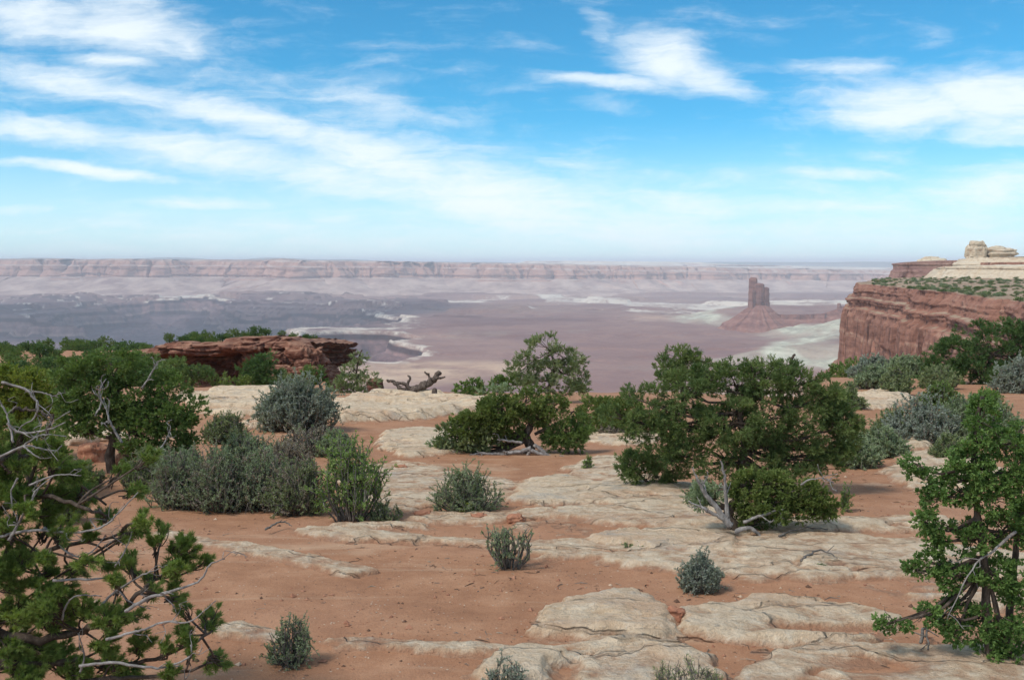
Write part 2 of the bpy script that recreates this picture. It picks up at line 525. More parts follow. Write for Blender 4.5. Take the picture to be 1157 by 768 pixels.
def m_floor(t, p):
    P = t.pos()
    n1 = t.noise(P, 0.0009, 7, 0.6, 0.5)
    n2 = t.noise(P, 0.006, 7, 0.65)
    n3 = t.noise(t.mapv(P, loc=(900, 100, 0)), 0.0022, 6, 0.62)
    c = t.ramp(n1, [(0.32, (0.165, 0.085, 0.075)), (0.46, (0.255, 0.142, 0.118)), (0.58, (0.315, 0.188, 0.148)), (0.72, (0.42, 0.275, 0.20))])
    c = t.mix(t.rng(n2, 0.42, 0.68, 0, 0.55), c, (0.19, 0.105, 0.10))
    c = t.mix(t.rng(n3, 0.55, 0.72, 0, 0.5), c, (0.30, 0.235, 0.185))
    tan = t.attr('tan')
    c = t.mix(t.math('MULTIPLY', tan, t.rng(n2, 0.25, 0.65, 0.15, 0.85)), c, t.mix(n2, (0.62, 0.38, 0.22), (0.66, 0.50, 0.34)))
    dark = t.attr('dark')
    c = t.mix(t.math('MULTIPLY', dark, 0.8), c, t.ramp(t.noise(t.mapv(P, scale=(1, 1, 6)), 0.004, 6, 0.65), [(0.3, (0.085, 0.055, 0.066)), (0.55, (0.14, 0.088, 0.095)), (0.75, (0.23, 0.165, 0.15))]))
    grn = t.attr('green')
    gn = t.noise(t.mapv(P, scale=(1, 1, 5)), 0.008, 6, 0.7)
    c = t.mix(grn, c, t.ramp(gn, [(0.3, (0.26, 0.23, 0.18)), (0.5, (0.46, 0.44, 0.33)), (0.7, (0.66, 0.63, 0.49))]))
    pale = t.attr('pale')
    pm = t.rng(t.math('ADD', pale, t.math('ADD', t.math('MULTIPLY', t.math('SUBTRACT', n2, 0.5), 1.5), t.math('MULTIPLY', t.math('SUBTRACT', t.noise(P, 0.02, 6, 0.75), 0.5), 1.6))), 0.3, 0.85, 0, 0.9)
    dr = t.math('ADD', t.attr('drop'), t.math('MULTIPLY', t.math('SUBTRACT', n2, 0.5), 14))
    pm = t.math('MULTIPLY', pm, t.rng(dr, 20, 9))
    wall = t.math('MAXIMUM', t.rng(dr, 14, 22), t.math('MULTIPLY', t.rng(t.math('ADD', t.attr('bench'), t.math('MULTIPLY', t.math('SUBTRACT', n2, 0.5), 0.6)), 0.35, 0.7), 0.75))
    sp = t.noise(P, 0.045, 4, 0.8)
    c = t.mix(t.rng(sp, 0.54, 0.68, 0, 0.28), c, (0.13, 0.085, 0.075))
    c = t.mix(t.rng(sp, 0.45, 0.34, 0, 0.2), c, (0.46, 0.31, 0.24))
    wn = t.math('ADD', t.math('MULTIPLY', t.noise(t.mapv(P, scale=(1, 1, 0.12)), 0.028, 6, 0.7), 0.6), t.math('MULTIPLY', t.noise(t.mapv(P, scale=(0.1, 0.1, 1)), 0.06, 5, 0.7), 0.4))
    # beds of the canyon walls, by depth under the rim
    dn = t.math('ADD', t.math('MULTIPLY', t.attr('drop'), 1 / 240), t.math('MULTIPLY', t.math('SUBTRACT', n2, 0.5), 0.10))
    beds = t.ramp(dn, [(0.0, (0.10, 0.06, 0.055)), (0.16, (0.075, 0.045, 0.047)), (0.21, (0.30, 0.19, 0.16)), (0.36, (0.20, 0.125, 0.12)), (0.46, (0.36, 0.26, 0.21)), (0.50, (0.06, 0.04, 0.045)), (0.62, (0.09, 0.055, 0.06)), (0.68, (0.24, 0.16, 0.15)), (0.95, (0.16, 0.11, 0.115))])
    beds = t.mix(0.6, beds, t.ramp(wn, [(0.38, (0.35, 0.35, 0.37)), (0.5, (1.0, 1.0, 1.0)), (0.62, (2.0, 1.9, 1.8))]), 'MULTIPLY')
    beds = t.mix(1.0, beds, (0.62, 0.58, 0.64), 'MULTIPLY')
    c = t.mix(t.math('MULTIPLY', wall, 0.95), c, beds)
    c = t.mix(pm, c, t.mix(n2, (0.54, 0.45, 0.35), (0.73, 0.65, 0.54)))
    return {'Base Color': c, 'Normal': t.bump(n2, 0.6, 30), 'Roughness': 0.95}


M_FLOOR = material('canyon_floor', m_floor)

# ------------------------------------------------------------------ near ground
def angles(fine_px, lo=-70, hi=1228):
    a = np.arctan((np.arange(lo, hi, fine_px) - CX) / F_PX)
    left = a[0] - np.cumsum(np.minimum(0.004 * 1.25 ** np.arange(60), 0.12))
    left = left[left > -math.pi][::-1]
    right = a[-1] + np.cumsum(np.minimum(0.004 * 1.25 ** np.arange(60), 0.12))
    right = right[right < math.pi]
    return np.concatenate([left, a, right])


A = angles(1.5)
rr = [0.4]
while rr[-1] < 4.5:
    rr.append(rr[-1] * 1.2)
while rr[-1] < 45:
    rr.append(rr[-1] * 1.0045)
while rr[-1] < 190:
    rr.append(rr[-1] * 1.012)
while rr[-1] < 720:
    rr.append(rr[-1] * 1.06)
rr = np.array(rr)
AA, RR = np.meshgrid(A, rr)
GX, GY = np.sin(AA) * RR, np.cos(AA) * RR
GZ = zg(GX, GY)
V = np.stack([GX, GY, GZ], -1).reshape(-1, 3)
V = np.concatenate([V, [[0, 0, float(zg(0, 0))]]])
nA = len(A)
fan = np.stack([np.full(nA, len(V) - 1), np.roll(np.arange(nA), -1), np.arange(nA)], -1)
mesh('ground', V, [grid_faces(len(rr), nA, closed=True)[:, ::-1], fan[:, ::-1]], M_SAND, kind='structure')

# ------------------------------------------------------------------ canyon floor
FZ = -370.0


def plan(px, py, z=FZ):
    r = ray(px, py)
    t_ = (z - CAM[2]) / r[2]
    return (r[0] * t_, r[1] * t_)


def planpoly(pts, z=FZ):
    return [plan(a, b, z) for a, b in pts]


BASIN = planpoly([(-200, 353), (0, 352), (58, 353), (72, 347), (110, 345), (150, 341), (185, 339.5), (205, 336.5), (235, 337.5), (262, 343.5), (282, 347.5), (330, 347), (372, 347.5), (420, 350), (446, 355), (457, 361), (448, 368), (420, 374), (392, 378), (365, 381), (330, 388), (250, 396), (-200, 400)])
GORGE = planpoly([(300, 391), (345, 385), (385, 381.5), (440, 380), (474, 381), (478, 384), (455, 386.5), (440, 389), (470, 392), (480, 396), (466, 399), (447, 404), (425, 404), (395, 400), (360, 396), (300, 402)])
PALES = [planpoly(q) for q in (
    [(60, 333.5), (150, 330.5), (205, 330), (290, 333), (280, 335.5), (150, 336), (60, 336)],
    [(470, 340), (540, 336.5), (620, 335), (700, 338), (760, 341), (870, 344), (1000, 347), (1000, 357), (860, 356), (760, 354), (690, 351), (640, 345.5), (560, 345)],
    [(540, 351), (640, 350), (700, 353), (800, 358), (800, 361), (700, 356), (640, 353.5)],
    [(383, 377), (440, 372), (470, 365), (470, 369), (445, 376), (420, 379), (380, 382), (330, 388), (330, 384)],
    [(200, 371), (240, 369), (245, 373), (205, 375)],
)]
DARKS = [planpoly(q) for q in ([(-300, 337), (0, 337), (60, 339), (200, 340), (330, 337), (450, 341), (545, 346), (520, 351), (470, 352), (462, 362), (440, 373), (395, 380), (330, 396), (-300, 420)],)]  # dark shale tone of the benches, with cloud shade partly painted into it
TANS = [planpoly(q) for q in ([(340, 402), (400, 408), (470, 402), (560, 407), (590, 413), (540, 420), (430, 428), (340, 430)], [(700, 440), (860, 425), (960, 420), (960, 450), (700, 460)])]
BENCH_A = planpoly([(815, 368), (845, 371), (880, 374), (905, 377), (935, 383), (1100, 385), (1100, 352), (900, 352), (850, 356), (825, 362)])
BENCH_B = planpoly([(800, 404), (845, 399), (872, 391), (890, 383), (930, 378), (1100, 372), (1100, 440), (985, 424), (940, 416), (900, 412), (850, 411)])
ISLES = planpoly([(590, 341), (640, 340.5), (700, 344), (690, 347.5), (640, 344.5), (600, 343)])
MOUND = plan(25, 341)


def floor_h(x, y):
    r = np.hypot(x, y)
    z = FZ + 14 * fbm(x / 1900, y / 1900, oct=4, seed=11) + 4 * fbm(x / 300, y / 300, oct=4, seed=12)
    wob = 190 * fbm(x / 700, y / 700, oct=4, seed=13)
    b = poly_sd(x, y, BASIN)
    fl = 70 * np.abs(fbm(x / 160, y / 160, oct=3, seed=14))
    bw = b + wob - fl
    z0 = z
    z = z - 45 * sst(0, 45, bw) - 110 * sst(50, 170, bw - 1.3 * fl) - 80 * sst(260, 620, bw - 2.2 * fl) + sst(-60, 0, bw) * 6
    g = poly_sd(x, y, GORGE)
    gw = g + 0.25 * wob - 0.3 * fl
    z = z - 60 * sst(0, 30, gw) - 90 * sst(40, 190, gw - 0.6 * fl)
    drop = z0 - z
    lv = 5.0 * fbm(x / 2600, y / 1900, oct=4, seed=17) + 0.28 * fbm(x / 150, y / 150, oct=3, seed=18)
    fr = lv - np.floor(lv)
    ba = sst(2600, 4200, r) * (1 - sst(11300, 12200, r)) * (0.32 + 0.68 * np.maximum(0.15 * sst(5400, 7000, r), sst(-200, -1500, x + 500 * fbm(x / 900, y / 900, oct=3, seed=20))))
    z = z + ba * 26 * (np.floor(lv) + sst(0.84, 1.0, fr))
    wallb = ba * sst(0.80, 0.86, fr)
    rimb = ba * (1 - sst(0.05, 0.16, fr)) * sst(-0.1, 0.25, fbm(x / 800, y / 800, oct=3, seed=19))
    m_ = np.hypot((x - MOUND[0]) / 620, (y - MOUND[1] - 500) / 700)
    z = z + 110 * sst(1.25, 0.45, m_ + 0.18 * fbm(x / 400, y / 400, oct=3, seed=15))
    far = sst(8200, 9600, r)
    msk = sst(0.12, 0.2, fbm(x / 1100, y / 900, oct=4, seed=16)) * sst(6000, 7200, r) * (1 - sst(11500, 12500, r))
    z = z + 32 * msk * (bw < -200)
    a = poly_sd(x, y, BENCH_A)
    aw = a + 0.5 * wob - 0.9 * fl
    z = z + 55 * sst(-350, 30, aw)
    bb = poly_sd(x, y, BENCH_B)
    bbw = bb + 0.3 * wob - 0.55 * fl
    z = z + 70 * sst(-20, 320, bbw)
    z = z - 35 * sst(5200, 2600, r) * (1 - sst(-200, 50, bbw))
    return z, bw, gw, aw, bbw, drop, wallb, rimb


A2 = np.arctan((np.arange(-160, 1300, 1.3) - CX) / F_PX)
sl = A2[0] - np.cumsum(np.full(14, 0.05))
sr = A2[-1] + np.cumsum(np.full(14, 0.05))
A2 = np.concatenate([sl[::-1], A2, sr])
pys = np.concatenate([np.arange(990, 470, -6.0), np.arange(470, 408, -0.42), np.arange(408, 376, -0.15), np.arange(376, 336, -0.25), np.arange(336, 321, -0.35)])
r2 = (CAM[2] - FZ) * F_PX / (pys - HZ)
r2 = np.concatenate([r2, np.geomspace(r2[-1] * 1.03, 75000, 26)])
AA, RR = np.meshgrid(A2, r2)
FX, FY = (np.sin(AA) * RR).ravel(), (np.cos(AA) * RR).ravel()
fz, bw, gw, aw, bbw, drop, wallb, rimb = floor_h(FX, FY)
pale = np.zeros(len(FX))
for q in PALES:
    pale = np.maximum(pale, sst(-160, 160, poly_sd(FX, FY, q) + 160 * fbm(FX / 500, FY / 500, oct=4, seed=21)))
isl = sst(-100, 100, poly_sd(FX, FY, ISLES))
pale *= 1 - 0.8 * isl
pale *= 1 - 0.75 * sst(0.05, 0.25, fbm(FX / 700, FY / 2500, oct=4, seed=22)) * (RR.ravel() > 6000)
pale *= 0.62 + 0.38 * sst(-0.2, 0.2, fbm(FX / 260, FY / 900, oct=4, seed=28))
rimw = 22 + 55 * fbm(FX / 260, FY / 260, oct=3, seed=23)
pale = np.maximum(pale, (0.58 + 0.25 * fbm(FX / 340, FY / 340, oct=3, seed=30)) * sst(-rimw - 70, -rimw + 20, gw))
pale = np.maximum(pale, 0.72 * sst(-80, -20, bw) * sst(0.0, 0.3, fbm(FX / 900, FY / 900, oct=2, seed=24) + 0.15))
pale = np.maximum(pale, 0.62 * rimb)
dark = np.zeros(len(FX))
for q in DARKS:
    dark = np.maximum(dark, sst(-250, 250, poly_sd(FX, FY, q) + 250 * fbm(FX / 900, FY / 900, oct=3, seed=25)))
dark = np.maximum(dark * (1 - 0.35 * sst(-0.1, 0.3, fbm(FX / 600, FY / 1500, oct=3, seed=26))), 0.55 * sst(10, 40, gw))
tan = np.zeros(len(FX))
for q in TANS:
    tan = np.maximum(tan, sst(-150, 250, poly_sd(FX, FY, q) + 260 * fbm(FX / 420, FY / 420, oct=4, seed=27)))
green = np.maximum(sst(-380, -200, aw) * sst(0, -90, aw), sst(-60, 40, bbw) * sst(400, 220, bbw))
green = green * (0.45 + 0.55 * sst(-0.25, 0.2, fbm(FX / 130, FY / 420, oct=4, seed=29)))
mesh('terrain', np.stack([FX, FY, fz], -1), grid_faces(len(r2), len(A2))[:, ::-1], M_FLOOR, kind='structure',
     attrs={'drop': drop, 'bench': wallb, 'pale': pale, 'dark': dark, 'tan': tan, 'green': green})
LOWEST = float(fz.min())


# ------------------------------------------------------------------ cliffs
def resample(path, step):
    path = np.asarray(path, float)
    seg = np.hypot(*np.diff(path[:, :2], axis=0).T)
    s = np.concatenate([[0], np.cumsum(seg)])
    n = max(int(s[-1] / step), 8)
    q = np.linspace(0, s[-1], n)
    return np.stack([np.interp(q, s, path[:, k]) for k in range(path.shape[1])], -1), q


def smooth1(a, k):
    if k < 1:
        return a
    w = np.hanning(2 * k + 3)[1:-1]
    w /= w.sum()
    return np.stack([np.convolve(np.pad(a[:, c], k, mode='edge'), w, 'valid') for c in range(a.shape[1])], -1)


def cliff(name, path, step, nv, off, mat, parent=None, loc=None, sm=8, cap=None, closed=False, kind=None, vpow=1.0):
    """path rows (x, y, zb, zt); the face looks to the right-hand side of the path's direction; off(s, v, z, x, y) pushes it outwards"""
    P, s = resample(path, step)
    if not closed:
        P = smooth1(P, sm)
    t_ = np.gradient(P[:, :2], axis=0)
    t_ = smooth1(t_, sm * 2)
    t_ /= np.linalg.norm(t_, axis=1)[:, None] + 1e-9
    n = np.stack([t_[:, 1], -t_[:, 0]], -1)
    v = np.linspace(0, 1, nv)[:, None] ** vpow
    z = P[None, :, 2] + (P[None, :, 3] - P[None, :, 2]) * v
    x0 = P[None, :, 0] + 0 * v
    y0 = P[None, :, 1] + 0 * v
    o = off(s[None, :] + 0 * v, v + 0 * z, z, x0, y0)
    X = x0 + n[None, :, 0] * o
    Y = y0 + n[None, :, 1] * o
    rows = [np.stack([X, Y, z], -1)]
    if cap:
        back, length, nr, fn = cap
        tt = np.linspace(0, 1, nr + 1)[1:, None] ** 1.5 * length
        cx_ = X[-1][None] + back[0] * tt
        cy_ = Y[-1][None] + back[1] * tt
        cz_ = z[-1][None] + fn(cx_, cy_, tt)
        rows.append(np.stack([cx_, cy_, cz_], -1))
    G = np.concatenate(rows, 0)
    return mesh(name, G.reshape(-1, 3), grid_faces(G.shape[0], G.shape[1]), mat, parent=parent, loc=loc, kind=kind)


def ledges(z, k, seed, sharp=0.22):
    """stepped bedding: -1..1, constant within a bed"""
    a = z * k
    f = np.floor(a)
    t_ = sst(1 - sharp, 1.0, a - f)
    h0 = _h(f.astype(np.int64), f.astype(np.int64) * 0, f.astype(np.int64) * 0, seed)
    h1 = _h(f.astype(np.int64) + 1, f.astype(np.int64) * 0, f.astype(np.int64) * 0, seed)
    return (h0 + (h1 - h0) * t_) * 2 - 1


def PX(px, d):
    return (px - CX) / F_PX * d


def ZP(py, d):
    return CAM[2] - (py - HZ) / F_PX * d


# far rim: one long stepped escarpment across the whole view
pp = np.arange(-330, 1480, 1.0)
dd = 12300 + 900 * fbm(pp / 120, pp * 0, oct=3, seed=41) + 1300 * sst(500, 1000, pp) + 420 * np.abs(fbm(pp / 26, pp * 0 + 4, oct=3, seed=42))
top = np.interp(pp, [-300, 0, 150, 400, 520, 640, 700, 900, 1000, 1400], [292.5, 292.5, 292.8, 294.5, 296.5, 298.5, 300, 303, 305, 309])
top = top + 0.7 * fbm(pp / 30, pp * 0, oct=3, seed=43) - 2.2 * np.exp(-((pp - 308) / 3.2) ** 2)
far_path = np.stack([PX(pp, dd), dd, np.full_like(pp, FZ - 25), ZP(top, dd)], -1)


def off_far(s, v, z, x, y):
    o = np.interp(v, [0, 0.2, 0.42, 0.46, 0.50, 0.80, 0.84, 0.95, 1.0], [1250, 620, 300, 270, 140, 80, 10, -40, -150])
    flute = 130 * (1 - np.abs(fbm(s / 420, v * 0.5, oct=4, seed=44))) ** 3
    o = o + (flute - 60) * np.interp(v, [0, 0.4, 0.5, 1], [2.6, 1.5, 0.8, 0.5])
    o = o + 26 * fbm(s / 38, z / 300, oct=3, seed=49) - 60 * sst(0.10, 0, np.abs(fbm(s / 260, z / 900, oct=3, seed=50))) * sst(0.4, 0.6, v)
    o = o + 11 * ledges(z + 30 * fbm(s / 900, s * 0, oct=3, seed=48), 1 / 30, 45) + 45 * fbm(s / 90, z / 160, oct=4, seed=46)
    return o


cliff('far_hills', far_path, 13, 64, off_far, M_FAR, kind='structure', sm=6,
      cap=((0.0, 1.0), 3500, 10, lambda x, y, t: 8 * fbm(x / 600, y / 600, oct=3, seed=47) - t * 0.012))
pp = np.arange(470, 1500, 1.0)
dd = 19500 + 700 * fbm(pp / 90, pp * 0, oct=3, seed=51)
top = np.interp(pp, [470, 585, 592, 700, 790, 835, 900, 1000, 1400], [299, 297.0, 294.6, 295.2, 296.2, 299.0, 300.5, 302.2, 306]) + 0.35 * fbm(pp / 16, pp * 0, oct=3, seed=52)
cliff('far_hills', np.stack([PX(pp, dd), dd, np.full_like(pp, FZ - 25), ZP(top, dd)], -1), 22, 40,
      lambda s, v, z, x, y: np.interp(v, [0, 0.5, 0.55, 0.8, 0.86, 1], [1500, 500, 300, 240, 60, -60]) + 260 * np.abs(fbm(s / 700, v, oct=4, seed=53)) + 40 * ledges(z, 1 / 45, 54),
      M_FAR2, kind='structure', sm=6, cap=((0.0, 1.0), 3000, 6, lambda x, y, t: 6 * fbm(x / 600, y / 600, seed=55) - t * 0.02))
# mountains beyond the plateau
pp = np.arange(-400, 1500, 4.0)
dm = 25000.0
top = 296.0 - 5.5 * np.exp(-((pp - 40) / 42) ** 2) - 5.0 * np.exp(-((pp - 305) / 30) ** 2) - 3.5 * np.exp(-((pp - 385) / 55) ** 2) - 5 * np.exp(-((pp - 190) / 60) ** 2) + 1.2 * fbm(pp / 24, pp * 0, oct=4, seed=57)
cliff('mountains', np.stack([PX(pp, dm), np.full_like(pp, dm), np.full_like(pp, -420), ZP(top, dm)], -1), 150, 16,
      lambda s, v, z, x, y: 2400 * (1 - v) + 300 * fbm(s / 1500, v * 2, oct=4, seed=58), M_MOUNT, kind='structure', sm=3,
      cap=((0.0, 1.0), 6000, 8, lambda x, y, t: -t * 0.16))

# ------------------------------------------------------------------ butte on the canyon floor
BD = 5200.0
bx0 = PX(858, BD)
butte = thing('sandstone_butte', 'dark red castle-like butte with a stepped rock tower on a broad sloping base', 'butte', (bx0, BD, FZ))
na, nr = 220, 70
ang = np.linspace(0, 2 * math.pi, na, endpoint=False)
rad = np.geomspace(38, 255, nr)
AN, RD = np.meshgrid(ang, rad)
tx, ty = np.cos(AN) * RD, np.sin(AN) * RD * 0.9
zt_, zb_ = ZP(345, BD), ZP(373, BD)
f_ = (RD - 38) / (255 - 38)
prof = np.interp(f_, [0, 0.08, 0.3, 0.55, 0.72, 0.76, 1.0], [1.02, 0.93, 0.60, 0.33, 0.20, 0.06, -0.22])
gul = np.abs(fbm(np.cos(AN) * 5, np.sin(AN) * 5, oct=3, seed=61))
tz = zb_ + (zt_ - zb_) * (prof + (0.20 * gul - 0.06) * sst(0.02, 0.3, f_)) + 2.5 * fbm(tx / 14, ty / 14, oct=3, seed=62) - 6 * sst(40, 330, tx) * 0 
mesh('talus_slope', np.stack([tx + bx0, ty + BD, tz], -1).reshape(-1, 3), grid_faces(nr, na, closed=True)[:, ::-1], M_BUTTE, parent=butte)


def spire(name, parent, cx_, cy_, pts, zb, zt, mat, seed, step=2.2, nv=44, taper=0.16):
    """one closed rock tower: outline pts around (cx_, cy_), rough fluted walls, lumpy top"""
    ph = np.linspace(0, 2 * math.pi, 96, endpoint=False)
    out = np.array(pts, float)
    oa = np.arctan2(out[:, 1], out[:, 0])
    o_ = np.argsort(oa)
    rad_ = np.interp(ph, np.concatenate([oa[o_][-1:] - 2 * math.pi, oa[o_], oa[o_][:1] + 2 * math.pi]) % 1e9 if False else np.concatenate([oa[o_] - 2 * math.pi, oa[o_], oa[o_] + 2 * math.pi]), np.tile(np.hypot(out[o_, 0], out[o_, 1]), 3))
    v = np.linspace(0, 1, nv)[:, None]
    flute = 0.16 * fbm(np.cos(ph) * 4, np.sin(ph) * 4, oct=4, seed=seed)[None] - 0.06 * (np.abs(vn(np.cos(ph) * 7, np.sin(ph) * 7, seed=seed + 3))[None] < 0.12)
    z = zb + (zt - zb) * v + 0 * ph[None]
    led = 0.035 * ledges(z, 1 / ((zt - zb) / 9.0), seed + 5)
    r_ = rad_[None] * (1 + taper * (0.8 - 1.6 * v) * 0.7 + flute + led - 0.3 * sst(0.94, 1.0, v) ** 2)
    cap_ = np.linspace(0.8, 0.02, 6)[:, None]
    rows = np.concatenate([r_, r_[-1:] * cap_], 0)
    zz = np.concatenate([z, zt + (zt - zb) * 0.03 * fbm(np.cos(ph)[None] * cap_ * 3, np.sin(ph)[None] * cap_ * 3, seed=seed + 9)], 0)
    G = np.stack([cx_ + rows * np.cos(ph)[None], cy_ + rows * np.sin(ph)[None], zz], -1)
    return mesh(name, G.reshape(-1, 3), grid_faces(G.shape[0], 96, closed=True), mat, parent=parent)


def ell(rx, ry):
    return [(rx * c, ry * s) for c, s in ((math.cos(a), math.sin(a)) for a in np.linspace(0, 2 * math.pi, 16, endpoint=False))]


kx = BD / F_PX
for i, (pa, pb, pt, ry) in enumerate(((846.0, 855.5, 313.5, 24), (850.0, 863.5, 320.0, 30), (857.0, 869.5, 324.5, 28), (845.5, 852.0, 326.0, 26))):
    spire('rock_tower', butte, PX((pa + pb) / 2, BD), BD + (4, -4, 3, -12)[i], ell((pb - pa) / 2 * kx, ry), ZP(349, BD), ZP(pt, BD), M_BUTTE, 70 + i * 7)

# ridge that runs from the butte to the great cliff, with a small spire
rp = np.array([(862, 5180, 374, 352), (880, 5170, 377, 355), (905, 5150, 380, 355), (930, 5130, 381, 354), (945, 5120, 381, 349), (965, 5110, 381, 344), (1000, 5100, 379, 342), (1060, 5200, 379, 344)], float)
ridge = thing('red_ridge', 'low dark red ridge running from the butte towards the great cliff', 'ridge', (PX(930, 5130), 5130, FZ))
cliff('ridge_wall', np.stack([PX(rp[:, 0], rp[:, 1]), rp[:, 1], ZP(rp[:, 2], rp[:, 1]) - 20, ZP(rp[:, 3], rp[:, 1])], -1), 3.0, 40,
      lambda s, v, z, x, y: np.interp(v, [0, 0.6, 0.75, 0.8, 1], [150, 60, 30, 8, 0]) + 26 * np.abs(fbm(s / 60, v, oct=3, seed=81)) + 2 * ledges(z, 1 / 9.0, 82), M_BUTTE, parent=ridge,
      cap=((0.0, 1.0), 300, 8, lambda x, y, t: 4 * fbm(x / 60, y / 60, seed=83) - t * 0.25))
spire('rock_spire', ridge, PX(948.5, 5120), 5125, ell(2.2 * kx, 9), ZP(356, 5120), ZP(342.5, 5120), M_BUTTE, 91)
spire('rock_spire', ridge, PX(952.5, 5120), 5128, ell(2.0 * kx, 9), ZP(356, 5120), ZP(346.0, 5120), M_BUTTE, 97)

# ------------------------------------------------------------------ the great red cliff on the right
RIM = [(1150, 2300), (1028, 1500), (974, 1080), (956, 920), (962, 860), (981, 800), (1025, 660), (1085, 540), (1150, 430), (1250, 335), (1420, 260), (1700, 190)]
CZ = -16.2
cpath = np.array([(PX(a, d), d, -125.0, CZ) for a, d in RIM])
mesa = thing('red_mesa', 'great red sandstone mesa with a sheer cliff and scrub on its flat top', 'mesa', (PX(1085, 540), 540, -60))


def off_mesa(s, v, z, x, y):
    o = np.interp(v, [0, 0.10, 0.2, 0.27, 0.30, 0.74, 0.78, 0.85, 0.93, 1.0], [46, 26, 15, 11, 5.5, 1.5, 0.0, -3.0, -8, -13])
    up = sst(0.74, 0.82, v)
    crack = np.abs(fbm(s / 30, z / 160, oct=3, seed=101))
    o = o - 9.0 * sst(0.12, 0.0, crack) * (1 - 0.4 * up)
    o = o + 6.0 * fbm(s / 70, z / 200, oct=3, seed=102) + 1.6 * fbm(s / 9, z / 26, oct=4, seed=103) * (1 - 0.3 * up)
    slabs = np.floor(fbm(s / 16, z / 55, oct=2, seed=104) * 5) / 5
    o = o + 2.6 * slabs * (1 - up)
    zl = z + 2.5 * fbm(s / 60, s * 0, oct=2, seed=105)
    o = o + up * (3.2 * ledges(zl, 1 / 4.6, 106, 0.3) + 1.2 * ledges(zl, 1 / 1.9, 107, 0.35) + 2.4 * fbm(s / 14, z / 5, oct=3, seed=108))
    arch = np.exp(-(((x - PX(1022, 690)) / 5) ** 2)) * sst(-92, -80, z) * sst(-58, -64, z)
    return o - 4.0 * arch


mesa_cap = lambda x, y, t: 0.006 * t + 1.0 * fbm(x / 40, y / 40, oct=4, seed=110) * sst(0, 30, t) + 1.6 * np.floor(np.clip(t - 40, 0, 260) / 55 + 0.8 * fbm(x / 90, y / 90, seed=111)) * 0.35
cliff('cliff_wall', cpath, 1.0, 150, off_mesa, M_CLIFF, parent=mesa, sm=14, cap=((0.78, 0.62), 1150, 90, mesa_cap))


def tier(name, label, parent, pts, mat, seed, batter=6.0, lk=1 / 3.2, back=(0.6, 0.8), rough=5.0):
    path = np.array([(PX(a, d), d, ZP(pb, d) - 6, ZP(pt, d)) for a, d, pb, pt in pts])
    o = cliff(name, path, 1.3, 44, lambda s, v, z, x, y: batter * (1 - v) ** 1.2 + rough * fbm(s / 40, z / 70, oct=4, seed=seed) + 1.5 * ledges(z + fbm(s / 50, s * 0, seed=seed + 4), lk, seed + 1, 0.3) + 0.8 * fbm(s / 6, z / 5, oct=3, seed=seed + 2) - 4 * sst(0.1, 0, np.abs(fbm(s / 35, z / 99, seed=seed + 3))),
              mat, parent=parent, sm=8, cap=(back, 260, 20, lambda x, y, t: 1.4 * fbm(x / 30, y / 30, oct=3, seed=seed + 6) * sst(0, 25, t) - 0.00 * t))
    if label:
        o['label'] = label
    return o


tier('upper_tier', 'purplish upper cliff band at the far left end of the mesa top', mesa, [(1090, 1700, 314, 300), (1012, 1290, 314, 300), (1006, 1210, 314, 298), (1022, 1190, 314, 296), (1042, 1180, 314, 295), (1075, 1160, 314, 294), (1110, 1150, 314, 294)], M_CLIFF_TOP, 121)
tier('pale_ledge', 'pale lower ledge of the mesa top', mesa, [(1075, 1300, 312, 304), (1052, 1120, 312, 304), (1070, 1060, 313, 301), (1100, 1010, 313, 300), (1150, 960, 313, 300), (1210, 900, 313, 300), (1320, 850, 314, 300)], M_PALE_TOP, 131, batter=14)
tier('red_band', 'red middle band under the pale crest', mesa, [(1170, 1300, 306, 297), (1105, 1100, 306, 296.5), (1112, 1040, 307, 296.5), (1160, 1000, 307, 296), (1230, 960, 308, 296), (1340, 900, 308, 296)], M_CLIFF, 141, batter=4)
tier('pale_crest', 'pale slickrock crest of the mesa', mesa, [(1130, 1330, 300, 292), (1082, 1150, 300, 293), (1092, 1085, 299, 291.5), (1125, 1065, 298, 290.5), (1160, 1040, 298, 290), (1230, 1000, 298, 289), (1340, 950, 298, 289)], M_PALE_TOP, 151, batter=12)


def lump(name, parent, c, r, mat, seed, squash=1.0, amp=0.22, n=40, loc=None, freq=1.6, terr=0.0):
    """a rounded, weathered block of rock around c with half sizes r"""
    th = np.linspace(0.0, math.pi, n)[:, None]
    ph = np.linspace(0, 2 * math.pi, n * 2, endpoint=False)[None]
    dx_, dy_, dz_ = np.sin(th) * np.cos(ph), np.sin(th) * np.sin(ph), np.cos(th) + 0 * ph
    q = 1 + amp * fbm(dx_ * freq + seed, dy_ * freq, dz_ * freq, oct=5, seed=seed)
    pw = squash
    f = lambda a: np.sign(a) * np.abs(a) ** pw
    X, Y, Z = c[0] + r[0] * f(dx_) * q, c[1] + r[1] * f(dy_) * q, c[2] + r[2] * f(dz_) * q
    if terr:
        Z = Z + terr * r[2] * ledges(Z, 5.0 / r[2], seed + 1) 
        X = X + terr * r[0] * dx_ * ledges(Z, 4.0 / r[2], seed + 2)
        Y = Y + terr * r[1] * dy_ * ledges(Z, 4.0 / r[2], seed + 2)
    G = np.stack([X, Y, Z], -1).reshape(-1, 3)
    return mesh(name, G, grid_faces(n, n * 2, closed=True)[:, ::-1], mat, parent=parent, loc=loc)


def knob(pa, pb, pt, pbm, d, mat, seed, label, sq=0.8):
    k = d / F_PX
    o = lump('rock_knob', mesa, (PX((pa + pb) / 2, d), d, ZP((pt + pbm) / 2, d)), ((pb - pa) / 2 * k, (pb - pa) / 2 * k * 0.8, (pbm - pt) / 2 * k), mat, seed, squash=sq, terr=0.08, amp=0.42, freq=2.0)
    o['label'] = label


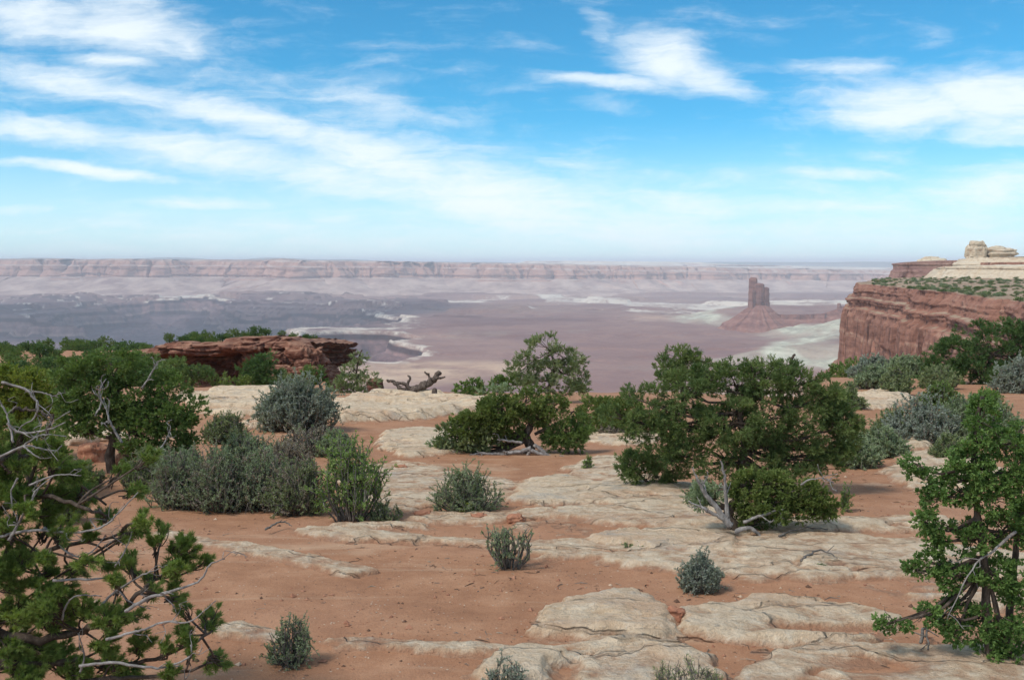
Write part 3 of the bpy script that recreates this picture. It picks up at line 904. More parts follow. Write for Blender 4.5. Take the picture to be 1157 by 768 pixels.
knob(1091, 1112, 274.5, 297, 1120, M_PALE_TOP, 161, 'tall blocky knob on the pale crest', 0.6)
knob(1104, 1142, 279.5, 297, 1130, M_PALE_TOP, 165, 'long low knob behind the blocky one', 0.75)
knob(1036, 1068, 291.0, 303, 1210, M_PALE_TOP, 169, 'flat dome above the purplish band', 0.9)

# ------------------------------------------------------------------ haze: the air of the canyon country
hb = 90000.0
zlo, zhi = LOWEST - 60, 190.0
hv = np.array([(x, y, z) for z in (zlo, zhi) for y in (-6000, hb) for x in (-hb, hb)], float)
hf = np.array([(0, 2, 3, 1), (4, 5, 7, 6), (0, 1, 5, 4), (2, 6, 7, 3), (0, 4, 6, 2), (1, 3, 7, 5)])
hm = bpy.data.materials.new('haze_air')
hm.use_nodes = True
hn = hm.node_tree
hn.nodes.remove(hn.nodes['Principled BSDF'])
pv = hn.nodes.new('ShaderNodeVolumePrincipled')
pv.inputs['Color'].default_value = (0.86, 0.925, 1.0, 1)
pv.inputs['Density'].default_value = 5.0e-5
pv.inputs['Anisotropy'].default_value = 0.0
hn.links.new(pv.outputs[0], hn.nodes['Material Output'].inputs['Volume'])
mesh('haze', hv, hf, hm, kind='stuff', smooth=False)

# ------------------------------------------------------------------ a real cloud high on the left, out of the frame, that shades the dark benches
def cloud(c, r, seed):
    n = 40
    th = np.linspace(0.0, math.pi, n)[:, None]
    ph = np.linspace(0, 2 * math.pi, n * 2, endpoint=False)[None]
    d = np.stack([np.sin(th) * np.cos(ph), np.sin(th) * np.sin(ph), np.cos(th) + 0 * ph], -1)
    q = 1 + 0.45 * fbm(d[..., 0] * 1.5 + seed, d[..., 1] * 1.5, d[..., 2], oct=5, seed=seed)
    G = np.array(c) + d * np.array(r) * q[..., None]
    G[..., 2] = np.maximum(G[..., 2], c[2] - r[2] * 0.3 + 0.1 * (G[..., 2] - c[2]))
    m = bpy.data.materials.get('cloud_white') or material('cloud_white', lambda t, p: {'Base Color': (0.92, 0.93, 0.95, 1), 'Roughness': 1.0})
    return mesh('clouds', G.reshape(-1, 3), grid_faces(n, n * 2, closed=True)[:, ::-1], m, kind='stuff')


_ch = 3200.0
_k = _ch / math.tan(R(SUN_EL))
for (sx, sy, rx, ry, sd_) in ((-3300, 7600, 1900, 900, 7), (-900, 7300, 900, 380, 8), (-2600, 5400, 1300, 420, 9)):
    cloud((sx + _k * math.sin(R(SUN_AZ)), sy + _k * math.cos(R(SUN_AZ)), _ch), (rx, ry, 320), sd_)

# ------------------------------------------------------------------ rust coloured outcrop across the draw
OUT = [(150, 104, 398, 391.5), (178, 94, 432, 391.0), (205, 91, 440, 387.5), (240, 90, 444, 385.5), (255, 89.5, 446, 379.5), (300, 89, 447, 378.5), (314, 88, 447, 380.5), (329, 87, 444, 381.0), (338, 88, 440, 384.5), (347, 91, 436, 391), (355, 97, 434, 402), (362, 112, 430, 412), (367, 135, 428, 416)]
opath = np.array([(PX(a, d), d, ZP(b, d) - 0.9, ZP(c, d)) for a, d, b, c in OUT])
_q = np.linspace(0, len(opath) - 1, 120)
opath = np.stack([np.interp(_q, np.arange(len(opath)), opath[:, c]) for c in range(4)], -1)
opath[:, 3] += 0.5 * np.floor(2.5 * fbm(_q * 1.1, _q * 0, oct=3, seed=207)) / 2.5 + 0.15 * fbm(_q * 4, _q * 0, oct=2, seed=208)
outcrop = thing('rock_outcrop', 'broken rust red sandstone outcrop with a shadowed overhang under its pale cap ledge', 'rock outcrop', (PX(300, 89), 89, ZP(440, 89)))


def off_out(s, v, z, x, y):
    px_ = CX + F_PX * x / y
    blocks = 1.0 - 2.2 * np.abs(fbm(s / 2.6, z / 1.5, oct=2, seed=201))
    o = np.interp(v, [0, 0.25, 0.6, 0.85, 1.0], [2.6, 1.7, 0.9, 0.3, -0.5])
    o = o + 0.75 * blocks + 0.8 * ledges(z + 0.5 * fbm(s / 7, s * 0, seed=205), 1 / 0.62, 202, 0.25) + 0.9 * np.floor(3 * fbm(s / 1.7, z / 0.9, oct=2, seed=203)) / 3 - 0.7 * sst(0.07, 0.0, np.abs(fbm(s / 1.3, z / 2.2, oct=2, seed=209))) + 0.25 * fbm(s / 0.5, z / 0.4, oct=3, seed=204)
    cave = sst(176, 200, px_) * (1 - sst(255, 285, px_)) * sst(0.12, 0.3, v) * (1 - sst(0.72, 0.80, v))
    lip = sst(170, 190, px_) * (1 - sst(260, 285, px_)) * sst(0.74, 0.82, v)
    cave2 = np.exp(-((px_ - 318) / 12) ** 2) * sst(0.2, 0.3, v) * (1 - sst(0.5, 0.56, v)) * 0.6
    return o - 3.4 * (cave + cave2) + 0.9 * lip


cliff('rock_face', opath, 0.16, 110, off_out, M_OUTCROP, parent=outcrop, sm=4,
      cap=((-0.05, 1.0), 42, 40, lambda x, y, t: 0.35 * fbm(x / 3, y / 3, oct=4, seed=206) * sst(0, 3, t) - 0.085 * t))
rng = np.random.default_rng(5)
for i, (a, b, w, h, d, sq) in enumerate(((336, 398, 26, 16, 84.5, 0.6), (352, 404, 22, 18, 85, 0.55), (316, 421, 28, 16, 84, 0.6), (345, 424, 30, 18, 83, 0.6), (360, 425, 20, 14, 86, 0.65), (310, 404, 24, 12, 86, 0.55), (344, 412, 20, 12, 84, 0.6), (280, 392, 30, 11, 87.5, 0.6))):
    k = d / F_PX
    c = (PX(a, d), d, ZP(b, d))
    o = lump('fallen_block', outcrop, c, (w / 2 * k, w / 2 * k * 0.8, h / 2 * k), M_OUTCROP, 210 + i, squash=sq, amp=0.55, n=30, terr=0.08, freq=2.6)
lump('red_boulder', None, (PX(423, 47), 47, ZP(440, 47)), (0.42, 0.5, 0.55), M_OUTCROP, 231, squash=0.8, amp=0.3, n=30, loc=(PX(423, 47), 47, ZP(447, 47)))
tag(bpy.data.objects['red_boulder'], 'dark red boulder standing at the rim just left of the dead log', 'boulder')

# ------------------------------------------------------------------ pale slickrock slabs lying in the sand
def slab(poly, hmax, edge, label, seed, warp=0.22, terr=0.05, tilt=0.0, parts=None):
    G_ = np.array([ground_at(a, b)[:2] for a, b in poly])
    # densify with px-space edges so that oblique edges keep their shape
    lo, hi = G_.min(0) - 0.5, G_.max(0) + 0.5
    d0 = max(np.hypot(*G_.mean(0)), 5)
    res = max(np.clip(d0 / F_PX * 1.9, 0.014, 0.07), math.sqrt((hi[0] - lo[0]) * (hi[1] - lo[1]) / 160000))
    xs, ys = np.arange(lo[0], hi[0], res), np.arange(lo[1], hi[1], res)
    X, Y = np.meshgrid(xs, ys)
    sd = poly_sd(X, Y, G_)
    w = 1.25 * warp * fbm(X / 2.2, Y / 0.55, oct=5, seed=seed) + 0.4 * warp * fbm(X / 0.3, Y / 0.14, oct=3, seed=seed + 1)
    s_ = sd + w + (0.2 if 335 < seed < 450 else 0.10)
    hmax = hmax * 0.5
    h = hmax * sst(0, edge * 0.9, s_) + np.clip(s_, -0.4, 0) * 0.6
    lump_ = fbm(X / 2.4, Y / 0.6, oct=4, seed=seed + 2)
    h = h + hmax * 0.42 * lump_ * sst(0.0, 0.5, s_) + hmax * 0.30 * fbm(X / 3.0, Y / 2.0, oct=2, seed=seed + 3) * sst(0, .6, s_)
    dip_ = fbm(X / 3.2 + 5, Y / 0.75, oct=3, seed=seed + 4)
    h = h - hmax * 0.9 * sst(0.22, 0.5, dip_)
    q = h + 0.03 * fbm(X / 0.6, Y / 0.6, oct=3, seed=seed + 5)
    f = np.floor(q / terr)
    h = 0.45 * h + 0.55 * (terr * (f + sst(0.62, 1.0, q / terr - f)))
    crk = np.abs(fbm(X / 3.4, Y / 1.0, oct=4, seed=seed + 6))
    h = h - (0.03 + 0.2 * hmax) * sst(0.03, 0.0, crk) * sst(0.0, 0.3, s_)
    h = h + 0.010 * fbm(X / 0.09, Y / 0.09, oct=3, seed=seed + 7) + 0.018 * fbm(X / 0.3, Y / 0.25, oct=3, seed=seed + 8)
    Z = zg(X, Y) + h - 0.004
    keep = (h > -0.035)
    F = grid_faces(len(ys), len(xs))
    ok = keep.ravel()[F].any(1)
    F = F[ok]
    used = np.unique(F)
    mp = np.full(X.size, -1)
    mp[used] = np.arange(len(used))
    c = G_.mean(0)
    o = mesh('rock_slab', np.stack([X, Y, Z], -1).reshape(-1, 3)[used], mp[F], M_SLAB, loc=(c[0], c[1], float(zg(c[0], c[1]))), attrs={'rise': h.ravel()[used]})
    o['kind'] = 'thing'
    return tag(o, label, 'rock slab')


SLABS = [
    ([(560, 760), (585, 735), (605, 712), (640, 688), (690, 674), (722, 678), (746, 695), (765, 712), (778, 722), (740, 728), (705, 735), (660, 742), (628, 752), (600, 775), (570, 790)], 0.26, 0.22, 'big pale rounded slab in the sand with a dark hole at its right end', 301),
    ([(610, 790), (650, 757), (690, 742), (760, 737), (802, 748), (826, 768), (840, 800)], 0.16, 0.16, 'low pale slab in front of the big rounded slab, grass tuft before it', 311),
    ([(775, 704), (800, 692), (840, 688), (880, 684), (960, 690), (1012, 703), (1005, 726), (960, 735), (900, 735), (850, 732), (800, 724), (780, 716)], 0.2, 0.16, 'oblong pale slab to the right of the big rounded slab', 321),
    ([(842, 795), (855, 760), (880, 742), (930, 733), (1000, 737), (1060, 736), (1130, 742), (1240, 750), (1260, 800)], 0.14, 0.18, 'flat pale slab under the foot of the leafy ash tree', 331),
    ([(350, 603), (400, 598), (470, 597), (545, 602), (600, 592), (640, 586), (720, 590), (800, 599), (860, 608), (950, 611), (1040, 617), (1170, 632), (1220, 650), (1150, 668), (1050, 664), (960, 657), (860, 652), (800, 648), (740, 642), (690, 634), (620, 628), (560, 618), (480, 612), (400, 609)], 0.15, 0.2, 'longest pale slickrock bench, crossing behind the small round sage', 341),
    ([(440, 588), (500, 582), (560, 578), (610, 571), (660, 566), (720, 573), (780, 584), (830, 594), (820, 600), (760, 594), (690, 588), (620, 584), (560, 592), (500, 593)], 0.13, 0.16, 'narrow pale bench just behind the longest one', 351),
    ([(585, 560), (600, 546), (640, 541), (665, 548), (660, 558), (690, 545), (740, 540), (775, 549), (815, 570), (835, 588), (790, 584), (720, 574), (660, 567), (610, 572)], 0.17, 0.2, 'pale lumpy slab below the small dark pinyon', 361),
    ([(845, 596), (870, 585), (930, 580), (1000, 582), (1060, 588), (1080, 600), (1010, 605), (940, 603), (880, 602)], 0.16, 0.18, 'pale bench right of the twisted dwarf juniper trunk', 371),
    ([(395, 452), (420, 447), (470, 446), (520, 450), (575, 453), (560, 462), (530, 466), (490, 473), (430, 476), (385, 478), (375, 466)], 0.5, 0.35, 'pale rim ledge under the dead log', 381),
    ([(205, 452), (240, 444), (285, 441), (335, 446), (372, 455), (372, 472), (330, 482), (285, 484), (255, 474), (225, 463)], 0.5, 0.4, 'pale rounded ledge behind the tall blue sagebrush', 391),
    ([(432, 508), (436, 491), (470, 486), (515, 487), (560, 493), (548, 506), (500, 514), (460, 516)], 0.22, 0.2, 'square pale slab in the middle between rim ledge and bushes', 401),
    ([(388, 545), (410, 528), (450, 522), (500, 530), (540, 545), (520, 560), (470, 578), (430, 582), (400, 570)], 0.10, 0.2, 'orange-stained slab right of the bright green shrub', 411),
    ([(650, 499), (670, 491), (720, 489), (748, 494), (740, 502), (700, 504)], 0.2, 0.2, 'small pale slab left of the great pinyon', 421),
    ([(650, 530), (680, 518), (710, 520), (715, 534), (690, 542), (660, 545)], 0.1, 0.15, 'small pale slab left of the small dark pinyon', 425),
    ([(960, 452), (985, 443), (1020, 447), (1032, 455), (1000, 462), (975, 463)], 0.45, 0.3, 'pale ledge below the row of blue sage on the far right', 431),
    ([(985, 500), (1000, 482), (1025, 476), (1050, 484), (1045, 505), (1015, 512)], 0.35, 0.3, 'pale rock between the grey sages on the right', 441),
    ([(1000, 545), (1020, 516), (1060, 508), (1110, 512), (1130, 535), (1100, 556), (1040, 560)], 0.16, 0.25, 'pale slab seen through the leafy ash tree', 451),
    ([(165, 606), (190, 602), (240, 612), (300, 622), (360, 633), (418, 646), (400, 649), (340, 639), (270, 626), (200, 613)], 0.10, 0.10, 'long thin pale ledge line in the open sand', 461),
    ([(372, 726), (420, 724), (480, 731), (540, 733), (580, 736), (575, 742), (510, 741), (440, 736), (385, 734)], 0.10, 0.08, 'thin pale ledge line left of the big rounded slab', 471),
    ([(235, 712), (270, 708), (308, 716), (315, 723), (280, 721), (245, 720)], 0.10, 0.08, 'short thin pale ledge left of the small grey sage', 475),
    ([(470, 545), (520, 536), (570, 545), (600, 556), (590, 568), (540, 574), (480, 568)], 0.10, 0.2, 'pale patch of slickrock just right of the grey-green sagebrush', 483),
    ([(640, 610), (700, 604), (790, 608), (830, 616), (820, 628), (740, 626), (660, 620)], 0.2, 0.2, 'raised hump along the longest pale bench under the dwarf juniper', 487),
    ([(950, 660), (1000, 650), (1080, 655), (1160, 668), (1180, 690), (1090, 690), (1010, 676)], 0.12, 0.18, 'pale slab in the sand just left of the ash stems', 491),
    ([(85, 604), (110, 598), (150, 600), (165, 606), (130, 612), (95, 612)], 0.05, 0.1, 'short thin pale ledge behind the needle tufts of the near pinyon', 479),
]
for i, (poly, hm_, ed, lab, sd_) in enumerate(SLABS):
    slab(poly, hm_, ed, lab, sd_, terr=0.05 if hm_ < 0.3 else 0.14, warp=0.10 if 460 < sd_ < 480 else 0.22)

# loose stones
M_STONE = rock_mat('red_stone', [(0.20, 0.08, 0.05), (0.34, 0.15, 0.09), (0.44, 0.22, 0.13), (0.55, 0.36, 0.24)], 9, 5, 0.4, 0.03)
M_PSTONE = rock_mat('cream_stone', [(0.36, 0.24, 0.16), (0.50, 0.37, 0.25), (0.60, 0.47, 0.34), (0.68, 0.58, 0.45)], 6, 4, 0.3, 0.03)
for i, (px_, py_, w, h, m_, lab) in enumerate((
        (582, 586, 22, 9, M_STONE, 'flat reddish stone behind the spiky blackbrush'),
        (541, 584, 16, 8, M_STONE, 'small reddish stone beside the yellow-footed shrub'),
        (760, 694, 26, 17, M_STONE, 'brown stone wedged at the hole of the big slab'),
        (104, 511, 30, 21, M_STONE, 'round orange boulder by the dark juniper trunk on the left'),
        (92, 490, 34, 26, M_PSTONE, 'cream boulder above the orange one, behind dead twigs'),
        (71, 483, 18, 17, M_PSTONE, 'small cream boulder leftmost of the cream cluster'),
        (118, 492, 20, 12, M_PSTONE, 'low cream stone right of the cream boulder'),
        (138, 494, 18, 10, M_PSTONE, 'low cream stone closest to the dark juniper trunk'),
        (140, 520, 20, 22, M_STONE, 'upright brown stone right of the orange boulder'),
        (452, 528, 16, 6, M_STONE, 'thin reddish stone on the orange-stained slab'),
        (478, 580, 22, 5, M_STONE, 'dark flat stone in front of the orange-stained slab'))):
    p = ground_at(px_, py_ + h / 2)
    k = p[1] / F_PX
    o = lump('boulder' if w > 30 else 'stone', None, (p[0], p[1], p[2] + h * k * 0.36), (w / 2 * k, w / 2 * k * 0.75, h * k * 0.62), m_, 500 + i, squash=0.7, amp=0.5, n=28, loc=tuple(p), terr=0.06, freq=2.2)
    tag(o, lab, 'boulder' if w > 30 else 'stone')

# pebbles and litter nobody could count
rng = np.random.default_rng(17)
N = 4200
pa = rng.uniform(-30, 1190, N)
pb = 768 - 330 * rng.random(N) ** 0.8
rr_ = np.array([ray(a, b) for a, b in zip(pa, pb)])
dgr = 2.2 / np.clip((pb - HZ) / F_PX - 0.075, 0.02, 9)
px_, py_ = (pa - CX) / F_PX * dgr, dgr
clus = fbm(px_ / 1.5, py_ / 1.5, oct=3, seed=601) > -0.1
px_, py_ = px_[clus], py_[clus]
N = len(px_)
base = np.array([(1, 0, 0), (-1, 0, 0), (0, 1, 0), (0, -1, 0), (0, 0, .7), (0, 0, -.7)], float)
bf = np.array([(0, 2, 4), (2, 1, 4), (1, 3, 4), (3, 0, 4), (2, 0, 5), (1, 2, 5), (3, 1, 5), (0, 3, 5)])
sz = 0.006 + 0.024 * rng.random(N) ** 5
an = rng.uniform(0, 6.28, N)
jv = base[None] * (1 + 0.5 * rng.uniform(-1, 1, (N, 6, 1))) * sz[:, None, None]
ca, sa = np.cos(an)[:, None], np.sin(an)[:, None]
jx, jy = jv[..., 0] * ca - jv[..., 1] * sa, jv[..., 0] * sa + jv[..., 1] * ca
PV = np.stack([jx + px_[:, None], jy + py_[:, None], jv[..., 2] + zg(px_, py_)[:, None] + 0.2 * sz[:, None]], -1).reshape(-1, 3)
PF = (bf[None] + 6 * np.arange(N)[:, None, None]).reshape(-1, 3)
tint = np.array([(0.30, 0.14, 0.085), (0.13, 0.075, 0.05), (0.50, 0.36, 0.25), (0.36, 0.18, 0.11)])[rng.choice(4, N, p=[0.35, 0.3, 0.08, 0.27])]
M_TINT = material('pebble', lambda t, p: {'Base Color': t.attr('tint', 'Color')})
mesh('pebbles', PV, PF, M_TINT, kind='stuff', attrs={'tint': np.repeat(tint, 6, 0)}, smooth=False)

# dead twigs, bark and dry litter strewn about: stuff
rng = np.random.default_rng(18)
N = 2400
pa = rng.uniform(0, 1157, N)
pb = 768 - 300 * rng.random(N) ** 0.9
dgr = 2.2 / np.clip((pb - HZ) / F_PX - 0.075, 0.02, 9)
lx, ly = (pa - CX) / F_PX * dgr, dgr
ok_ = fbm(lx / 1.1, ly / 1.1, oct=3, seed=611) > 0.02
lx, ly = lx[ok_], ly[ok_]
N = len(lx)
an = rng.uniform(0, 6.28, N)
ln = 0.02 + 0.12 * rng.random(N) ** 3
wd = 0.0012 + 0.0016 * rng.random(N)
dv = np.stack([np.cos(an), np.sin(an)], -1)
nv_ = np.stack([-dv[:, 1], dv[:, 0]], -1)
pts = np.stack([lx, ly], -1)
bend = rng.normal(0, 0.18, N)
tri = []
for k_, (e, q) in enumerate(((-0.5, 0), (0.0, 1), (0.5, 0))):
    c_ = pts + dv * (ln * e)[:, None] + nv_ * (ln * bend * q)[:, None]
    z_ = zg(c_[:, 0], c_[:, 1])
    for side in (1, -1, 0):
        o_ = c_ + nv_ * (wd * side)[:, None]
        tri.append(np.stack([o_[:, 0], o_[:, 1], z_ + 0.003 + (0.003 if side == 0 else 0) + 0.01 * q * rng.random(N)], -1))
PV = np.stack(tri, 1).reshape(-1, 3)
f1 = np.array([(0, 2, 5, 3), (2, 1, 4, 5), (3, 5, 8, 6), (5, 4, 7, 8)])
PF = (f1[None] + 9 * np.arange(N)[:, None, None]).reshape(-1, 4)
tint = np.array([(0.10, 0.065, 0.045), (0.20, 0.165, 0.135), (0.30, 0.25, 0.19), (0.07, 0.05, 0.04)])[rng.integers(0, 4, N)]
mesh('litter', PV, PF, M_TINT, kind='stuff', attrs={'tint': np.repeat(tint, 9, 0)}, smooth=False)

# ------------------------------------------------------------------ plants
def m_leaf(t, p):
    c = t.attr('tint', 'Color')
    tr = t.new('ShaderNodeBsdfTranslucent')
    t.put(tr.inputs['Color'], t.mix(1.0, c, (1.15, 1.25, 0.55), 'MULTIPLY'))
    mx = t.new('ShaderNodeMixShader')
    mx.inputs[0].default_value = 0.32
    p.inputs['Roughness'].default_value = 0.6
    p.inputs['Specular IOR Level'].default_value = 0.25
    t.put(p.inputs['Base Color'], c)
    t.l.new(p.outputs[0], mx.inputs[1])
    t.l.new(tr.outputs[0], mx.inputs[2])
    t.l.new(mx.outputs[0], t.n['Material Output'].inputs['Surface'])


def bark(name, a, b, c):
    def f(t, p):
        P = t.pos()
        n = t.noise(t.mapv(P, scale=(1, 1, 0.35)), 22, 6, 0.7)
        col = t.ramp(n, [(0.3, a), (0.52, b), (0.72, c)])
        return {'Base Color': col, 'Normal': t.bump(n, 0.9, 0.02), 'Roughness': 0.9}
    return material(name, f)


M_LEAF = material('leaf', m_leaf)
M_BARK = bark('dark_bark', (0.035, 0.026, 0.02), (0.09, 0.066, 0.05), (0.19, 0.15, 0.12))
M_GREY = bark('grey_deadwood', (0.11, 0.095, 0.085), (0.27, 0.245, 0.225), (0.45, 0.42, 0.39))
M_LOG = bark('weathered_log', (0.03, 0.021, 0.017), (0.115, 0.085, 0.068), (0.27, 0.22, 0.185))
M_STEM = bark('grey_stem', (0.06, 0.05, 0.042), (0.16, 0.14, 0.12), (0.30, 0.27, 0.23))

GREENS = {
    'juniper': ((0.103, 0.158, 0.048), (0.173, 0.242, 0.069)),
    'pinyon': ((0.103, 0.153, 0.053), (0.185, 0.237, 0.081)),
    'oldpinyon': ((0.065, 0.124, 0.038), (0.121, 0.203, 0.059)),
    'deep': ((0.064, 0.114, 0.042), (0.116, 0.186, 0.060)),
    'lime': ((0.145, 0.190, 0.033), (0.253, 0.285, 0.057)),
    'moss': ((0.111, 0.153, 0.040), (0.185, 0.226, 0.065)),
    'blue': ((0.210, 0.240, 0.202), (0.330, 0.360, 0.300)),
    'oldblue': ((0.194, 0.251, 0.208), (0.324, 0.389, 0.324)),
    'grey': ((0.180, 0.227, 0.130), (0.309, 0.367, 0.220)),
    'olive': ((0.152, 0.193, 0.086), (0.268, 0.304, 0.152)),
    'bright': ((0.132, 0.204, 0.054), (0.228, 0.312, 0.096)),
    'oldbright': ((0.145, 0.268, 0.049), (0.259, 0.421, 0.089)),
    'ash': ((0.087, 0.156, 0.040), (0.169, 0.264, 0.072)),
    'oldash': ((0.089, 0.203, 0.036), (0.179, 0.332, 0.065)),
    'twig': ((0.211, 0.170, 0.138), (0.389, 0.324, 0.268)),
    'needle': ((0.125, 0.185, 0.047), (0.251, 0.323, 0.087)),
    'oldneedle': ((0.089, 0.170, 0.046), (0.203, 0.316, 0.084)),
}


def unit(a):
    return a / (np.linalg.norm(a, axis=-1, keepdims=True) + 1e-9)


def leaf_quads(c, d, L, Wd, rng):
    """one folded rhombus per row: base c, direction d"""
    n = len(c)
    s = unit(np.cross(d, rng.normal(size=(n, 3))))
    up = np.cross(s, d)
    L = np.broadcast_to(L, n)[:, None]
    Wd = np.broadcast_to(Wd, n)[:, None]
    m = c + d * L * 0.45
    lift = up * Wd * 0.25
    V = np.stack([c, m + s * Wd * 0.5 + lift, c + d * L, m - s * Wd * 0.5 + lift], 1).reshape(-1, 3)
    F = (np.array([[0, 1, 2], [0, 2, 3]])[None] + 4 * np.arange(n)[:, None, None]).reshape(-1, 3)
    return V, F


def tints(pal, n, clump, rng):
    a, b = np.array(GREENS[pal][0]), np.array(GREENS[pal][1])
    k = np.clip(clump + rng.normal(0, 0.22, n), 0, 1.3)[:, None]
    t = a + (b - a) * k
    dry = rng.random(n) < 0.015
    t[dry] = (0.22, 0.16, 0.08)
    return t


def tube(pts, rad, sides=6, jag=0.0, rng=None, rnd_seed=0):
    pts = np.asarray(pts, float)
    rad = np.asarray(rad, float)
    T = unit(np.gradient(pts, axis=0))
    ref = np.array([0.31, 0.17, 0.93])
    A_ = unit(np.cross(T, ref))
    B_ = np.cross(T, A_)
    ph = np.linspace(0, 2 * math.pi, sides, endpoint=False)
    r = rad[:, None] * np.ones((1, sides))
    if jag:
        r = r * (1 + jag * fbm(np.cos(ph)[None] * 2 + 0 * r, np.sin(ph)[None] * 2 + 0 * r, np.arange(len(pts))[:, None] * 0.35 + rnd_seed, oct=3, seed=9 + rnd_seed))
    V = pts[:, None] + (A_[:, None] * np.cos(ph)[None, :, None] + B_[:, None] * np.sin(ph)[None, :, None]) * r[..., None]
    n = len(pts)
    F = grid_faces(n, sides, closed=True)
    F = [tuple(q) for q in F]
    V = np.concatenate([V.reshape(-1, 3), pts[:1], pts[-1:]])
    caps = [(i, (i + 1) % sides, n * sides) for i in range(sides)]
    caps = [(b_, a_, c_) for a_, b_, c_ in caps] + [((n - 1) * sides + i, (n - 1) * sides + (i + 1) % sides, n * sides + 1) for i in range(sides)]
    return V, np.array(F), np.array(caps)


def curve(p, n=10, wob=0.0, rng=None):
    """smooth polyline through control points with a little wander"""
    p = np.asarray(p, float)
    k = np.linspace(0, len(p) - 1, n)
    out = np.zeros((n, 3))
    for i, q in enumerate(k):
        j = min(int(q), len(p) - 2)
        t = q - j
        p0, p1, p2, p3 = p[max(j - 1, 0)], p[j], p[j + 1], p[min(j + 2, len(p) - 1)]
        out[i] = 0.5 * (2 * p1 + (p2 - p0) * t + (2 * p0 - 5 * p1 + 4 * p2 - p3) * t * t + (3 * p1 - p0 - 3 * p2 + p3) * t ** 3)
    if wob and rng is not None:
        w = rng.normal(0, wob, (n, 3))
        w[0] = w[-1] = 0
        out = out + w
    return out


class Soup:
    def __init__(self):
        self.V, self.Q, self.T, self.C, self.n = [], [], [], [], 0

    def add(self, V, Q=None, T=None, C=None):
        self.V.append(V)
        if Q is not None and len(Q):
            self.Q.append(Q + self.n)
        if T is not None and len(T):
            self.T.append(T + self.n)
        if C is not None:
            self.C.append(C)
        self.n += len(V)

    def tube(self, pts, rad, sides=6, jag=0.0, seed=0):
        V, Q, T = tube(pts, rad, sides, jag, rnd_seed=seed)
        self.add(V, Q, T)

    def build(self, name, mat, parent, smooth=True):
        F = [np.concatenate(x) for x in (self.Q, self.T) if x]
        at_ = {'tint': np.concatenate(self.C)} if self.C else None
        return mesh(name, np.concatenate(self.V), F, mat, parent=parent, attrs=at_, smooth=smooth)


def sphere_dirs(n, rng):
    return unit(rng.normal(size=(n, 3)))


STYLE = {  # per sprig: leaves, leaf length px, width px, spread, upward pull, sprig length px
    'scale': dict(k=8, L=3.4, W=1.5, spread=0.8, up=0.55, sl=4.2),
    'needle': dict(k=11, L=4.2, W=0.85, spread=0.85, up=0.5, sl=3.4),
    'leafy': dict(k=6, L=3.9, W=2.4, spread=1.0, up=0.3, sl=4.5),
}


def foliage(soup, centers, outd, sprigs, size, pal, style, px, rng, clump=None):
    """sprays of small leaves around each centre; size = half-size of each tuft, px = metres per photo pixel"""
    st = STYLE[style]
    for i, c in enumerate(centers):
        n = int(sprigs[i])
        if n < 1:
            continue
        off = sphere_dirs(n, rng) * (rng.random((n, 1)) ** 0.45) * size[i] * np.array([1.0, 1.0, 0.72])
        base = c + off
        dr = unit(unit(off) * 0.9 + outd[i] * 0.7 + np.array([0, 0, st['up']]) + rng.normal(0, 0.25, (n, 3)))
        k = st['k']
        b = np.repeat(base, k, 0) + np.repeat(dr, k, 0) * (rng.random((n * k, 1)) * st['sl'] * px)
        d = unit(np.repeat(dr, k, 0) + rng.normal(0, st['spread'] * 0.6, (n * k, 3)))
        sc = 0.7 + 0.6 * rng.random(n * k)
        V, F = leaf_quads(b, d, st['L'] * px * sc, st['W'] * px * sc, rng)
        cl = rng.normal(0.48, 0.36) if clump is None else clump[i]
        soup.add(V, None, F, np.repeat(tints(pal, n * k, cl, rng), 4, 0))


